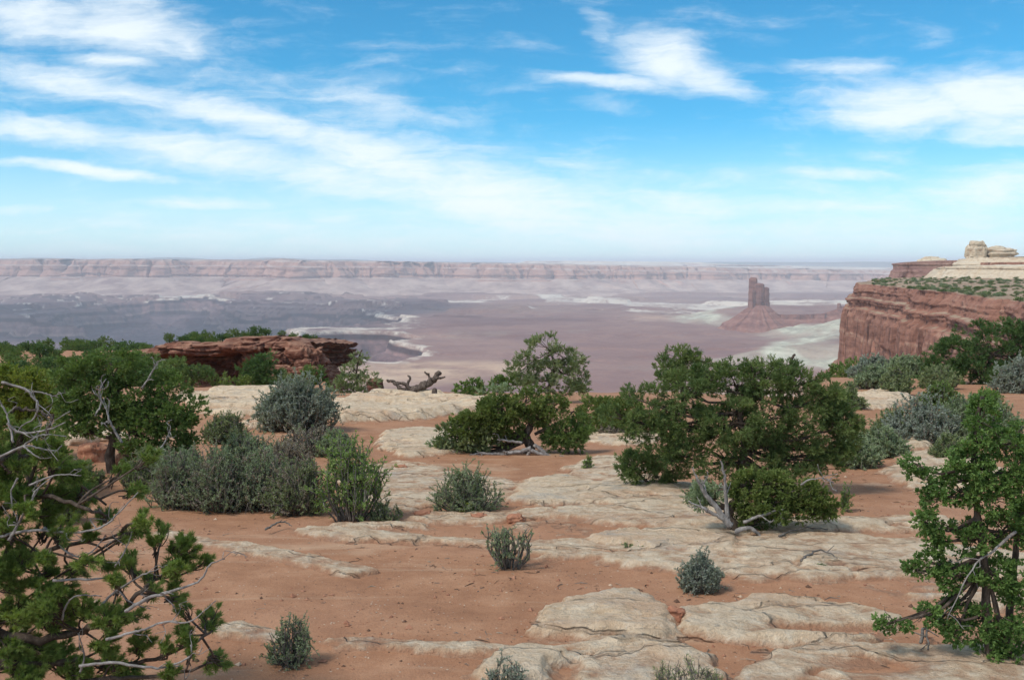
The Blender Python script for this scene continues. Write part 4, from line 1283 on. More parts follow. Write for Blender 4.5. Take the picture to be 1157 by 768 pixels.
def plant(name, label, cat, base, lobes, pal, style='scale', trunk=None, dens=1.0, seed=1, group=None, tuft=7.0, bark_m=None, gap=0.0, trunk_r=3.0, d=None, part='crown', limbs=True, deep=0.75, twigs=0.5):
    """a tree or bush standing where photo pixel base meets the ground; lobes (px, py, rx, ry[, depth, palette]) are its leafy masses at that distance"""
    rng = np.random.default_rng(seed)
    g = ground_at(*base)
    if d is None:
        d = g[1]
    else:
        g = at(base[0], base[1], d)
        g[2] = float(zg(g[0], g[1]))
    k = d / F_PX
    root = thing(name, label, cat, tuple(g), group)
    crown, wood = Soup(), Soup()
    tp = [np.array(at(a, b, d)) for a, b in (trunk or [base, (lobes[0][0], lobes[0][1] + lobes[0][3] * 0.5)])]
    tp[0] = g - np.array([0, 0, 0.06])
    tc = curve(tp, max(8, 4 * len(tp)), 0.4 * k, rng)
    r0 = trunk_r * k
    tr = r0 * np.linspace(1.0, 0.45, len(tc))
    tr[0] *= 1.35
    wood.tube(tc, tr, 9, 0.35, seed % 50)
    for li, lb in enumerate(lobes):
        cx_, cy_, rx, ry = lb[:4]
        dp = lb[4] if len(lb) > 4 and lb[4] is not None else rng.uniform(-0.5, 0.5) * rx * 0.6
        lp = lb[5] if len(lb) > 5 else pal
        C_ = at(cx_, cy_, d) + np.array([0, dp * k, 0])
        R_ = np.array([rx, max(rx, ry) * deep, ry]) * k
        n = max(4, int(rx * ry * 3.0 / (tuft * tuft) * (1 - gap)))
        u = sphere_dirs(n, rng)
        u[:, 1] -= 0.15
        rad_ = rng.uniform(0.35, 1.0, n) ** 0.6
        cent = C_ + u * R_ * rad_[:, None]
        # knock holes so that what lies behind shows through
        hole = fbm(cent[:, 0] / (k * 16), cent[:, 1] / (k * 16), cent[:, 2] / (k * 16), oct=2, seed=seed) > 0.40 - gap * 0.6 if gap >= 0 else np.zeros(n, bool)
        cent, u = cent[~hole], u[~hole]
        sizes = tuft * k * rng.uniform(0.65, 1.25, len(cent))
        sp = (rng.uniform(0.5, 1.2, len(cent)) * 15 * dens * (tuft / 7.0) ** 1.6).astype(int) + 1
        foliage(crown, cent, unit(u), sp, sizes, lp, style, k, rng)
        if limbs:
            j = int(np.argmin(np.linalg.norm(tc[len(tc) // 3:] - C_, axis=1))) + len(tc) // 3
            mid = (tc[j] + C_) / 2 + np.array([0, 0, -0.12 * np.linalg.norm(C_ - tc[j])]) + rng.normal(0, 0.05 * np.linalg.norm(C_ - tc[j]), 3)
            lc = curve([tc[j], mid, C_], 9, 0.6 * k, rng)
            wood.tube(lc, np.linspace(min(tr[j] * 0.7, r0 * 0.55), r0 * 0.12, 9), 6, 0.2, li)
            for q in cent[rng.random(len(cent)) < twigs]:
                s_ = lc[rng.integers(4, 9)]
                w_ = curve([s_, (s_ + q) / 2 + rng.normal(0, 1.2 * k, 3), q], 5)
                wood.tube(w_, np.linspace(r0 * 0.13, 0.25 * k, 5), 4)
    crown.build(part, M_LEAF, root, smooth=False)
    wood.build('trunk' if part == 'crown' else 'stem', bark_m or M_BARK, root)
    return root, k, d


def sage(name, label, cat, base, w, h, pal, seed, group=None, stems=60, leafy=1.0, lean=0.0, d=None, dead=0.0, leaf=(2.4, 1.0), pal2=None, flare=1.0, low=0.3, twig_r=0.45):
    """a many-stemmed shrub: w, h its width and height in photo pixels"""
    rng = np.random.default_rng(seed)
    g = ground_at(*base)
    if d is None:
        d = g[1]
    else:
        g = at(base[0], base[1], d)
        g[2] = float(zg(g[0], g[1]))
    k = d / F_PX
    root = thing(name, label, cat, tuple(g), group)
    fol, wd = Soup(), Soup()
    for s in range(stems):
        a = rng.uniform(0, 6.2832)
        e = rng.random() ** 0.6
        top = g + np.array([math.cos(a) * e * w / 2 + lean * h, math.sin(a) * e * w / 2 * 0.8, h * (1 - 0.72 * e ** 2.2 * flare) * rng.uniform(0.72, 1.06)]) * k
        st0 = g + np.array([math.cos(a) * e * w * 0.20, math.sin(a) * e * w * 0.16, -2.0]) * k
        mid = st0 * 0.5 + top * 0.5 + np.array([math.cos(a) * e * w * 0.10, math.sin(a) * e * w * 0.1, -0.02 * h]) * k + rng.normal(0, 0.04 * w * k, 3)
        c = curve([st0, mid, top], 9, 0.5 * k, rng)
        wd.tube(c, np.linspace(twig_r * 2.0, twig_r * 0.55, 9) * k, 4)
        side = []
        for q in range(5):
            j = rng.integers(2, 8)
            e2 = c[j] + unit(c[-1] - c[3] + rng.normal(0, 0.75, 3) * np.linalg.norm(c[-1] - c[3])) * rng.uniform(0.14, 0.32) * h * k
            sc_ = curve([c[j], (c[j] + e2) / 2 + rng.normal(0, 0.7 * k, 3), e2], 5)
            wd.tube(sc_, np.linspace(twig_r, twig_r * 0.4, 5) * k, 3)
            side.append(sc_)
        if rng.random() < dead:
            continue
        cl = rng.normal(0.45, 0.25)
        for cc, f0, amt in [(c, low, 1.0)] + [(x, 0.15, 0.7) for x in side]:
            n = int(26 * leafy * amt * (0.4 + h / 60.0))
            t = f0 + (1 - f0) * rng.random(n) ** 0.8
            ii = t * (len(cc) - 1)
            i0 = np.minimum(ii.astype(int), len(cc) - 2)
            fr = (ii - i0)[:, None]
            b = cc[i0] * (1 - fr) + cc[i0 + 1] * fr
            tn = unit(cc[i0 + 1] - cc[i0])
            dd_ = unit(tn * 0.55 + rng.normal(0, 0.65, (n, 3)) + np.array([0, 0, 0.25]))
            sz = 0.7 + 0.6 * rng.random(n)
            V, F = leaf_quads(b, dd_, leaf[0] * k * sz, leaf[1] * k * sz, rng)
            fol.add(V, None, F, np.repeat(tints(pal2 if pal2 and rng.random() < 0.25 else pal, n, cl, rng), 4, 0))
    if fol.V:
        fol.build('foliage', M_LEAF, root, smooth=False)
    wd.build('stems', M_STEM, root)
    return root


# ---- the tall central pinyon and its neighbours
plant('pinyon_tree', 'tallest open-crowned pinyon standing against the pink canyon floor in the middle', 'tree', (622, 462),
      [(618, 392, 22, 14), (640, 404, 22, 14), (598, 402, 18, 13), (592, 420, 16, 12), (652, 424, 14, 14), (628, 418, 22, 13), (612, 436, 22, 10), (645, 442, 18, 10), (586, 412, 8, 9), (655, 408, 9, 8)],
      'olive', 'needle', trunk=[(622, 466), (620, 440), (626, 415), (622, 395)], dens=1.0, seed=11, tuft=5.5, gap=0.20, trunk_r=2.4, d=33)
plant('juniper_shrub', 'low dark juniper bush on the rim right of the dead log', 'shrub', (548, 452),
      [(535, 440, 16, 10), (555, 434, 18, 11), (576, 436, 16, 11), (522, 442, 8, 8)], 'juniper', 'scale', dens=1.1, seed=12, tuft=5, trunk_r=2, d=34)
plant('sage_shrub', 'small greyish shrub tucked beside the dark rim juniper', 'shrub', (562, 456), [(562, 444, 15, 9), (550, 447, 10, 7)], 'grey', 'scale', dens=0.9, seed=13, tuft=4.5, trunk_r=1.2, part='foliage', d=31)
# twisted juniper in the middle with roots
tj, kj, dj = plant('twisted_juniper', 'twisted juniper in the middle with a gnarled grey trunk and bright green crown', 'tree', (598, 512),
      [(565, 462, 26, 18, -4), (592, 456, 24, 18, 0), (545, 472, 26, 18, 0), (525, 480, 22, 16), (508, 492, 16, 16, None, 'olive'), (540, 494, 24, 14, None, 'olive'), (572, 484, 22, 14), (622, 458, 18, 13), (612, 470, 14, 10), (510, 512, 16, 10, None, 'olive'), (498, 505, 10, 10, None, 'grey'), (530, 512, 14, 8, None, 'olive')],
      'moss', 'scale', trunk=[(598, 516), (600, 505), (594, 492), (600, 478), (590, 464)], dens=1.6, seed=21, tuft=6.5, trunk_r=6.0, bark_m=M_BARK)
rng = np.random.default_rng(77)


def limb(name, parent, pts, r0, r1, mat, d, k, seed, sides=8, jag=0.4, dz=None, twig=0, tl=14, label=None, curl=0.5):
    """one bare limb through photo pixels at distance d, with side twigs joined to it"""
    rng_ = np.random.default_rng(seed)
    p = [at(q[0], q[1], d + (q[2] * k if len(q) > 2 else 0)) for q in pts]
    c = curve(p, 5 * len(p), 0.35 * k, rng_)
    s = Soup()
    s.tube(c, np.linspace(r0, r1, len(c)) * k, sides, jag, seed)
    for q in range(twig):
        j = rng_.integers(len(c) // 4, len(c) - 1)
        dirn = unit(unit(c[min(j + 1, len(c) - 1)] - c[j - 1]) + rng_.normal(0, 0.7, 3))
        e = c[j] + dirn * tl * k * rng_.uniform(0.5, 1.3)
        m1 = c[j] * 0.6 + e * 0.4 + rng_.normal(0, curl * 3 * k, 3)
        m2 = c[j] * 0.25 + e * 0.75 + rng_.normal(0, curl * 4 * k, 3)
        tw = curve([c[j], m1, m2, e], 9)
        rj = np.interp(j, [0, len(c) - 1], [r0, r1])
        s.tube(tw, np.linspace(max(rj * 0.55, 0.4), 0.3, 9) * k, 5)
        if rng_.random() < 0.6:
            e2 = tw[5] + unit(dirn + rng_.normal(0, 0.8, 3)) * tl * 0.5 * k
            s.tube(curve([tw[5], (tw[5] + e2) / 2 + rng_.normal(0, 1.5 * k, 3), e2], 6), np.linspace(max(rj * 0.35, 0.35), 0.25, 6) * k, 4)
    o = s.build(name, mat, parent)
    if label:
        o['label'] = label
    return o


for i, pts in enumerate(([(600, 506), (585, 510), (560, 513), (540, 512), (518, 520)], [(598, 508), (615, 514), (632, 522), (650, 528), (662, 530)], [(604, 502), (622, 516), (640, 524), (656, 530)],
                         [(590, 500), (575, 498), (562, 496)], [(604, 490), (622, 482), (640, 472), (648, 464)], [(598, 510), (596, 520), (603, 527)], [(575, 511), (558, 520), (549, 528)], [(640, 526), (652, 522), (662, 516)])):
    limb('dead_root' if i not in (3, 4) else 'bare_limb', tj, pts, (2.8, 2.6, 2.4, 1.8, 1.9, 2.4, 1.6, 1.3)[i], 0.8, M_GREY if i != 4 else M_BARK, dj - (0.3 if i != 4 else 0.02), kj, 700 + i, twig=(4, 4, 3, 3, 2, 2, 2, 2)[i], tl=12)
sage('sage_shrub', 'grey-green sagebrush with a yellow tuft at its foot, in front of the twisted juniper', 'shrub', (528, 578), 78, 54, 'grey', 23, stems=95, leafy=1.0, pal2='olive', dead=0.12)
sage('yellow_plant', 'tiny yellow-green plant at the foot of the grey-green sagebrush', 'plant', (528, 581), 18, 14, 'lime', 24, stems=14, leafy=1.4)
plant('juniper_shrub', 'round dark bush growing right of the twisted juniper trunk', 'shrub', (644, 512), [(638, 488, 24, 18), (655, 484, 16, 16), (626, 496, 14, 14), (645, 500, 22, 10)], 'juniper', 'needle', dens=1.0, seed=25, tuft=6, trunk_r=1.8)
sage('seedling', 'pale green seedling at the tip of the dead roots', 'plant', (664, 532), 14, 20, 'bright', 26, stems=8, leafy=1.0)
plant('juniper_shrub', 'mid-green rounded juniper bush between the tall pinyon and the great pinyon', 'shrub', (682, 490), [(675, 466, 22, 16), (698, 458, 22, 18), (712, 470, 20, 18), (660, 472, 12, 12), (690, 478, 26, 10)], 'moss', 'scale', dens=1.1, seed=27, tuft=6, trunk_r=2)
sage('sage_shrub', 'dark grey low shrub under the mid-green juniper bush', 'shrub', (690, 492), 30, 14, 'twig', 28, stems=30, leafy=0.7)
# the great pinyon on the right of the middle
gp, kg, dg = plant('great_pinyon', 'broad dark green pinyon, the widest tree, right of the middle', 'tree', (845, 556),
      [(735, 455, 30, 26), (722, 478, 24, 18), (770, 440, 32, 24), (800, 428, 28, 16), (832, 436, 34, 24), (865, 428, 34, 20), (900, 434, 30, 22), (930, 450, 30, 24), (948, 476, 24, 24), (915, 480, 36, 28), (870, 470, 40, 30), (825, 476, 40, 30), (780, 482, 38, 26), (750, 492, 28, 18), (800, 508, 34, 16), (850, 512, 36, 16), (900, 516, 36, 18), (940, 510, 24, 18), (712, 448, 14, 12), (960, 488, 14, 14), (850, 418, 16, 8), (885, 416, 14, 8), (880, 532, 34, 14), (930, 528, 26, 14), (805, 528, 28, 12), (770, 515, 26, 14), (690, 470, 12, 14), (955, 505, 18, 16)],
      'pinyon', 'needle', trunk=[(845, 560), (838, 530), (842, 500), (836, 470), (842, 445)], dens=1.35, seed=31, tuft=8.0, trunk_r=6.0, gap=0.14, twigs=0.45)
limb('dead_top', gp, [(893, 432), (895, 420), (894, 408), (898, 400)], 1.8, 1.6, M_BARK, dg, kg, 731)
limb('dead_top', gp, [(852, 430), (850, 420), (848, 410)], 1.0, 0.5, M_BARK, dg, kg, 732, twig=2, tl=8)
plant('pinyon_tree', 'pinyon whose rounded top shows behind the great pinyon at its upper left', 'tree', (772, 470), [(768, 405, 24, 14), (785, 414, 18, 16), (758, 420, 20, 14), (772, 428, 26, 14), (790, 432, 20, 12)], 'pinyon', 'needle', dens=1.0, seed=33, tuft=6, trunk_r=2.4, gap=0.1, d=29)
plant('small_pinyon', 'small dark pinyon with upturned needles at the lower left of the great pinyon', 'tree', (745, 552), [(718, 524, 20, 15), (742, 516, 24, 14), (738, 536, 32, 12), (765, 526, 20, 16), (708, 516, 10, 10)], 'pinyon', 'needle', dens=1.1, seed=34, tuft=7, trunk_r=2.2)
# dwarf juniper with split dead trunk
dw, kd, dd0 = plant('dwarf_juniper', 'dwarf juniper with a split grey trunk and yellow-green crown before the great pinyon', 'tree', (836, 604),
      [(850, 552, 28, 20), (872, 566, 30, 18), (845, 572, 24, 18), (905, 556, 26, 20), (925, 570, 22, 16), (892, 578, 28, 12), (840, 548, 16, 16), (870, 545, 20, 12), (800, 560, 14, 14, None, 'grey'), (786, 556, 10, 14, None, 'grey'), (858, 588, 16, 10)],
      'moss', 'scale', trunk=[(836, 608), (830, 596), (822, 582), (830, 568), (838, 555)], dens=1.6, seed=36, tuft=7, trunk_r=8.5)
for i, (pts, r0, r1, tw) in enumerate((([(826, 594), (812, 576), (800, 562), (790, 545), (786, 536)], 4.2, 0.8, 5), ([(824, 588), (806, 580), (790, 572), (778, 566)], 3.0, 0.7, 3), ([(830, 600), (846, 596), (858, 604), (862, 610)], 3.0, 1.0, 2),
                                       ([(822, 585), (820, 560), (818, 535), (814, 520)], 2.6, 0.7, 3), ([(840, 590), (860, 582), (885, 575)], 2.2, 0.7, 3), ([(905, 548), (914, 542), (930, 540), (942, 546)], 1.0, 0.4, 5))):
    limb('dead_limb', dw, pts, r0, r1, M_GREY, dd0 - 0.25, kd, 750 + i, twig=tw, tl=14)
sage('sage_shrub', 'grey-green shrub hugging the left side of the dwarf juniper', 'shrub', (790, 574), 36, 34, 'grey', 38, stems=40, leafy=0.9)
sage('green_sprig', 'small green sprig at the right end of the dwarf juniper', 'plant', (958, 578), 16, 34, 'juniper', 39, stems=10, leafy=1.0)
# right side
plant('juniper_tree', 'large dark juniper at the right edge in front of the red cliff', 'tree', (1108, 470), [(1060, 410, 22, 20), (1085, 395, 26, 20), (1118, 382, 30, 18), (1150, 374, 28, 18), (1100, 420, 34, 24), (1140, 410, 36, 28), (1165, 400, 30, 34), (1070, 432, 24, 16), (1120, 440, 34, 18), (1155, 440, 30, 20), (1185, 390, 26, 30), (1046, 425, 10, 10)], 'deep', 'needle', trunk=[(1108, 478), (1112, 440), (1120, 400)], dens=1.1, seed=41, tuft=7.5, trunk_r=4, gap=0.08, d=44)
for i, (bx, by, w, h, pal, lab, dd_) in enumerate((
        (985, 446, 56, 26, 'blue', 'blue-grey sagebrush row below the red cliff, left one', 52),
        (1022, 446, 52, 28, 'grey', 'grey-green sagebrush just left of the large dark juniper', 50),
        (1040, 502, 78, 56, 'blue', 'big rounded blue-grey sagebrush on the right slope', None),
        (1085, 498, 60, 52, 'grey', 'dull green sagebrush behind the top of the leafy ash', None),
        (996, 516, 58, 34, 'grey', 'grey-green sage against the lower edge of the great pinyon', None),
        (985, 476, 40, 26, 'grey', 'small grey sage on the pale ledge under the sagebrush row', 40),
        (1125, 505, 60, 50, 'grey', 'grey sage at the right edge under the dark juniper', None),
        (1060, 470, 44, 26, 'olive', 'olive shrub behind the big blue-grey sagebrush', 40),
        (1150, 478, 56, 40, 'blue', 'dark bluish sage at the far right edge', 38),
        (1012, 478, 30, 34, 'olive', 'dark olive shrub beside the grey sage on the ledge', 37))):
    sage('sage_shrub', lab, 'shrub', (bx, by), w, h, pal, 430 + i, stems=85, leafy=1.15, d=dd_, leaf=(2.8, 1.3))
for i, (bx, by, lb, pal, lab, dd_) in enumerate((
        (968, 470, [(965, 455, 16, 12), (978, 460, 14, 10)], 'pinyon', 'dark bush at the upper right shoulder of the great pinyon', 38),
        (1030, 472, [(1030, 460, 18, 10), (1045, 463, 12, 8)], 'deep', 'low dark bush behind the big rounded blue-grey sagebrush', 42),
        (1072, 478, [(1070, 462, 20, 14), (1088, 466, 16, 12)], 'pinyon', 'dark green bush under the left side of the large dark juniper', 40),
        (1125, 486, [(1120, 468, 26, 16), (1145, 472, 20, 14)], 'deep', 'dark bush under the right side of the large dark juniper', 38),
        (970, 505, [(965, 494, 16, 12), (980, 498, 12, 8)], 'olive', 'olive bush against the lower right edge of the great pinyon', None))):
    plant('juniper_shrub', lab, 'shrub', (bx, by), lb, pal, 'needle', dens=1.0, seed=480 + i, tuft=5.5, trunk_r=1.4, d=dd_)
for i, (bx, by, w, h, pal, lab) in enumerate((
        (952, 462, 44, 30, 'olive', 'olive shrub on the soil between the great pinyon and the blue sage row'),
        (1008, 494, 44, 34, 'olive', 'green shrub beside the big rounded blue-grey sagebrush, on its left'),
        (968, 528, 50, 36, 'grey', 'grey-green shrub below the right end of the great pinyon'),
        (1062, 462, 46, 30, 'juniper', 'dark green shrub before the foot of the large dark juniper'),
        (1110, 474, 52, 34, 'juniper', 'dark green shrub at the right edge under the large juniper crown'),
        (1075, 520, 44, 30, 'olive', 'olive shrub partly hidden by the top of the leafy ash'))):
    sage('sage_shrub', lab, 'shrub', (bx, by), w, h, pal, 520 + i, stems=80, leafy=1.1, low=0.15, leaf=(2.8, 1.3))
for i, (bx, by, lb, pal, lab, dd_) in enumerate((
        (192, 440, [(188, 424, 18, 13), (205, 430, 14, 10)], 'pinyon', 'dark green bush under the left tip of the rust outcrop', 66),
        (168, 428, [(165, 414, 18, 12), (150, 418, 14, 10)], 'juniper', 'green bush left of the left tip of the rust outcrop', 70),
        (352, 444, [(352, 428, 14, 13), (362, 436, 12, 8)], 'juniper', 'green bush at the right foot of the rust outcrop', 70),
        (322, 440, [(322, 430, 13, 9)], 'olive', 'small olive bush in front of the broken middle of the rust outcrop', 72))):
    plant('juniper_shrub', lab, 'shrub', (bx, by), lb, pal, 'needle', dens=1.0, seed=490 + i, tuft=4.5, trunk_r=1.2, d=dd_)
plant('juniper_shrub', 'dark green bush at the foot of the red cliff corner', 'shrub', (962, 436), [(952, 422, 14, 9), (968, 418, 16, 10), (980, 420, 12, 8)], 'juniper', 'scale', dens=1.0, seed=45, tuft=5, trunk_r=1.2, d=60)
plant('juniper_shrub', 'yellowish green low bush left of the dark bush at the cliff corner', 'shrub', (944, 438), [(944, 427, 14, 8), (934, 430, 8, 6)], 'moss', 'scale', dens=1.0, seed=46, tuft=4.5, trunk_r=1.2, d=58)
plant('juniper_shrub', 'dark bush between the blue-grey sagebrush row and the big juniper', 'shrub', (1046, 446), [(1045, 432, 12, 10), (1036, 436, 8, 8)], 'deep', 'needle', dens=1.0, seed=47, tuft=5, trunk_r=1.2, d=48)
# leafy ash at the right front
ash = [(1000, 705, 15, 8), (1022, 700, 12, 7), (1046, 692, 14, 9), (1062, 700, 16, 9), (1080, 690, 16, 12), (1040, 588, 22, 11), (1062, 600, 16, 12), (1052, 636, 18, 11), (1036, 645, 14, 9), (1072, 650, 18, 12), (1060, 560, 22, 15), (1086, 555, 20, 22), (1100, 520, 18, 28), (1108, 478, 15, 28), (1112, 452, 8, 12),
       (1075, 525, 16, 14), (1040, 540, 15, 10), (1030, 522, 10, 8), (1120, 560, 22, 26), (1138, 500, 20, 24), (1150, 530, 18, 30), (1135, 600, 24, 24), (1100, 610, 22, 20), (1092, 655, 18, 16), (1128, 650, 22, 20), (1150, 660, 18, 28), (1110, 700, 22, 18), (1140, 715, 22, 22), (1118, 736, 22, 12), (1146, 745, 20, 12), (1160, 590, 18, 30), (1078, 716, 16, 9), (1055, 612, 12, 9)]
plant('leafy_ash', 'bright green leafy ash with two dark stems at the right front edge', 'tree', (1122, 748), [(a, b, c, e, None) for a, b, c, e in ash], 'ash', 'leafy', trunk=[(1118, 752), (1115, 690), (1113, 640), (1106, 590), (1100, 540), (1104, 480), (1110, 448)], dens=1.2, seed=51, tuft=7.0, trunk_r=5.5, gap=0.06, twigs=0.6, deep=0.9)
root = bpy.data.objects['leafy_ash']
kk = root.location.y / F_PX
limb('second_stem', root, [(1136, 752), (1141, 690), (1147, 630), (1150, 570), (1157, 510), (1160, 470)], 5.0, 1.2, M_BARK, root.location.y + 0.15, kk, 771, twig=6, tl=40)
limb('dead_branch', root, [(1148, 600), (1125, 620), (1100, 640), (1070, 700)], 1.8, 0.5, M_GREY, root.location.y - 0.1, kk, 772, twig=5, tl=26)
limb('dead_branch', root, [(1115, 690), (1090, 700), (1060, 690), (1035, 696), (1005, 703)], 1.6, 0.5, M_BARK, root.location.y - 0.05, kk, 773, twig=5, tl=20)

# ---- open sand: small shrubs
sage('blackbrush', 'spiky sparse blackbrush alone on the open sand in the middle', 'shrub', (574, 642), 60, 50, 'grey', 61, stems=26, leafy=0.75, dead=0.25, leaf=(3.4, 1.2), twig_r=0.8, flare=0.4)
sage('round_sage', 'small round dusty green sage ball alone on the sand strip', 'shrub', (791, 668), 46, 46, 'blue', 62, stems=110, leafy=0.9, leaf=(2.8, 1.2), low=0.15)
sage('grey_sage', 'small ragged grey sage on the sand, lower left of the middle', 'shrub', (330, 750), 52, 58, 'grey', 63, stems=42, leafy=0.75, dead=0.3, leaf=(3.2, 1.2), twig_r=0.7)
sage('grey_sage', 'sage tip rising from the bottom edge left of the big rounded slab', 'shrub', (572, 790), 52, 50, 'blue', 64, stems=36, leafy=0.8, dead=0.2, leaf=(3.4, 1.3), twig_r=0.7)
sage('grass_tuft', 'thin green grass tuft at the bottom edge before the low slab', 'plant', (775, 782), 80, 40, 'olive', 65, stems=44, leafy=0.35, dead=0.35, leaf=(5.0, 0.8), twig_r=0.5)
sage('green_tuft', 'tiny dark green tuft on the longest pale bench', 'plant', (712, 622), 34, 10, 'olive', 66, stems=20, leafy=0.9)
sage('green_tuft', 'tiny green tuft on the bench below the dwarf juniper, far from its trunk', 'plant', (929, 645), 14, 8, 'olive', 67, stems=12, leafy=0.9)
# ---- left middle
sage('tall_sagebrush', 'tall round blue-grey sagebrush in front of the rust outcrop', 'shrub', (338, 486), 92, 62, 'blue', 71, stems=210, leafy=1.2, leaf=(2.6, 1.2), low=0.15)
sage('twiggy_shrub', 'brownish twiggy shrub below the tall blue sagebrush', 'shrub', (352, 512), 78, 34, 'twig', 72, stems=90, leafy=0.7, dead=0.3, pal2='grey')
for i, (bx, by, w, h, pal, lab) in enumerate((
        (205, 572, 80, 66, 'grey', 'grey-green sage at the left end of the long sage thicket'),
        (250, 576, 84, 72, 'grey', 'grey-green sage second in the long thicket, left of the twiggy gap'),
        (298, 574, 84, 66, 'grey', 'dark grey-green sage in the middle of the long thicket'),
        (338, 580, 74, 64, 'olive', 'greener sage at the right end of the long thicket'),
        (282, 530, 84, 44, 'grey', 'paler grey sage behind the long thicket'),
        (255, 500, 52, 34, 'olive', 'dusty olive shrub below the pale rounded ledge'),
        (178, 545, 60, 40, 'grey', 'dull grey sage between the dark juniper and the long thicket'),
        (325, 535, 60, 36, 'twig', 'dry brown twiggy shrub behind the greener sage'),
        (380, 516, 44, 30, 'grey', 'small grey shrub between the tall sagebrush and the bright green shrub'))):
    sage('sage_shrub', lab, 'shrub', (bx, by), w, h, pal, 720 + i, stems=130, leafy=1.05, dead=0.15, pal2='twig' if i < 4 else None, low=0.2)
sage('bright_shrub', 'upright bright green shrub with many thin stems beside the long sage thicket', 'shrub', (397, 588), 78, 98, 'bright', 81, stems=46, leafy=0.5, leaf=(4.8, 1.6), flare=0.6, low=0.25, twig_r=0.7)
sage('green_tuft', 'small green and grey tuft right of the bright green shrub foot', 'plant', (437, 588), 38, 26, 'olive', 82, stems=26, leafy=0.9)
plant('dark_juniper', 'dark green juniper with a leaning dark trunk on the left', 'tree', (130, 534),
      [(128, 410, 34, 18), (100, 420, 26, 18), (160, 424, 32, 20), (190, 440, 28, 20), (90, 445, 22, 22), (120, 445, 34, 26), (150, 460, 36, 26), (185, 470, 34, 24), (205, 482, 24, 20), (160, 490, 36, 18), (190, 502, 28, 16), (110, 470, 28, 18), (215, 458, 16, 14), (215, 505, 18, 12), (92, 478, 22, 16), (165, 512, 30, 14), (80, 458, 18, 20), (70, 420, 20, 14), (140, 478, 26, 16)],
      'juniper', 'scale', trunk=[(130, 540), (124, 520), (128, 495), (140, 470), (132, 440)], dens=1.25, seed=83, tuft=8, trunk_r=6, gap=0.05, twigs=0.25)
root = bpy.data.objects['dark_juniper']
kk = root.location.y / F_PX
limb('dead_limb', root, [(138, 500), (128, 484), (122, 470), (118, 458)], 1.6, 0.5, M_GREY, root.location.y - 1.2, kk, 781, twig=7, tl=20)
limb('dead_limb', root, [(108, 470), (114, 455), (112, 440), (120, 428)], 1.1, 0.4, M_GREY, root.location.y - 1.1, kk, 783, twig=6, tl=16)
limb('dead_limb', root, [(175, 512), (186, 500), (192, 486)], 1.1, 0.4, M_GREY, root.location.y - 1.2, kk, 784, twig=5, tl=14)
limb('dead_limb', root, [(160, 440), (172, 420), (178, 408)], 1.2, 0.4, M_GREY, root.location.y - 1.0, kk, 782, twig=5, tl=14)
for i, (bx, by, w, h, pal, lab) in enumerate((
        (165, 552, 58, 44, 'olive', 'dusty green shrub filling the gap under the right side of the dark juniper'),
        (95, 552, 50, 34, 'olive', 'low green shrub in front of the round orange boulder'),
        (70, 590, 50, 40, 'moss', 'low yellowish shrub seen between the near pinyon limbs'),
        (215, 545, 46, 40, 'grey', 'grey sage peeping over the left end of the long thicket'))):
    sage('sage_shrub', lab, 'shrub', (bx, by), w, h, pal, 760 + i, stems=80, leafy=1.05, dead=0.12, low=0.15)
plant('yellow_juniper', 'rounded yellow-green juniper at the left edge behind the dead branches', 'tree', (20, 520), [(25, 435, 38, 22), (0, 440, 30, 22), (55, 445, 26, 22), (30, 460, 38, 20), (-15, 450, 26, 24), (66, 458, 14, 16), (5, 470, 34, 18), (45, 475, 28, 14)], 'lime', 'scale', dens=1.2, seed=84, tuft=8, trunk_r=4)
plant('juniper_shrub', 'green bush low at the left edge under the yellow-green juniper', 'shrub', (40, 560), [(20, 500, 34, 20), (55, 520, 24, 16), (0, 530, 30, 24), (85, 545, 22, 14), (60, 490, 18, 14)], 'moss', 'scale', dens=1.0, seed=85, tuft=7.5, trunk_r=3, gap=0.1)
plant('slender_tree', 'slender half-bare sapling beside the outcrop, left of the dead log', 'tree', (398, 462), [(408, 402, 9, 5), (400, 418, 12, 10), (412, 430, 14, 10), (392, 436, 14, 14), (402, 446, 14, 12), (384, 442, 10, 14), (398, 396, 6, 5)], 'olive', 'needle', trunk=[(404, 466), (404, 440), (403, 420), (406, 404), (409, 395)], dens=0.7, seed=86, tuft=4.5, trunk_r=1.6, gap=0.25, d=37)
plant('juniper_shrub', 'dark green bush at the base of the rust outcrop beside the tall sagebrush', 'shrub', (294, 448), [(290, 420, 18, 14), (306, 426, 14, 16), (284, 432, 14, 12), (300, 408, 12, 8)], 'deep', 'needle', dens=1.1, seed=87, tuft=5, trunk_r=1.6, d=62)
plant('juniper_shrub', 'bush in front of the shadowed overhang, behind the dark juniper', 'shrub', (225, 446), [(215, 424, 20, 12), (240, 430, 18, 12), (200, 418, 14, 12)], 'pinyon', 'needle', dens=1.0, seed=88, tuft=5, trunk_r=1.6, d=64)
plant('juniper_shrub', 'yellowish low bush between the overhang and the pale rounded ledge', 'shrub', (268, 440), [(265, 433, 14, 6), (280, 432, 10, 5)], 'moss', 'scale', dens=1.0, seed=89, tuft=4, trunk_r=1.0, d=58)
sage('sage_shrub', 'grey twiggy shrub at the foot of the rust outcrop', 'shrub', (242, 448), 40, 26, 'twig', 90, stems=60, leafy=0.7, d=56)

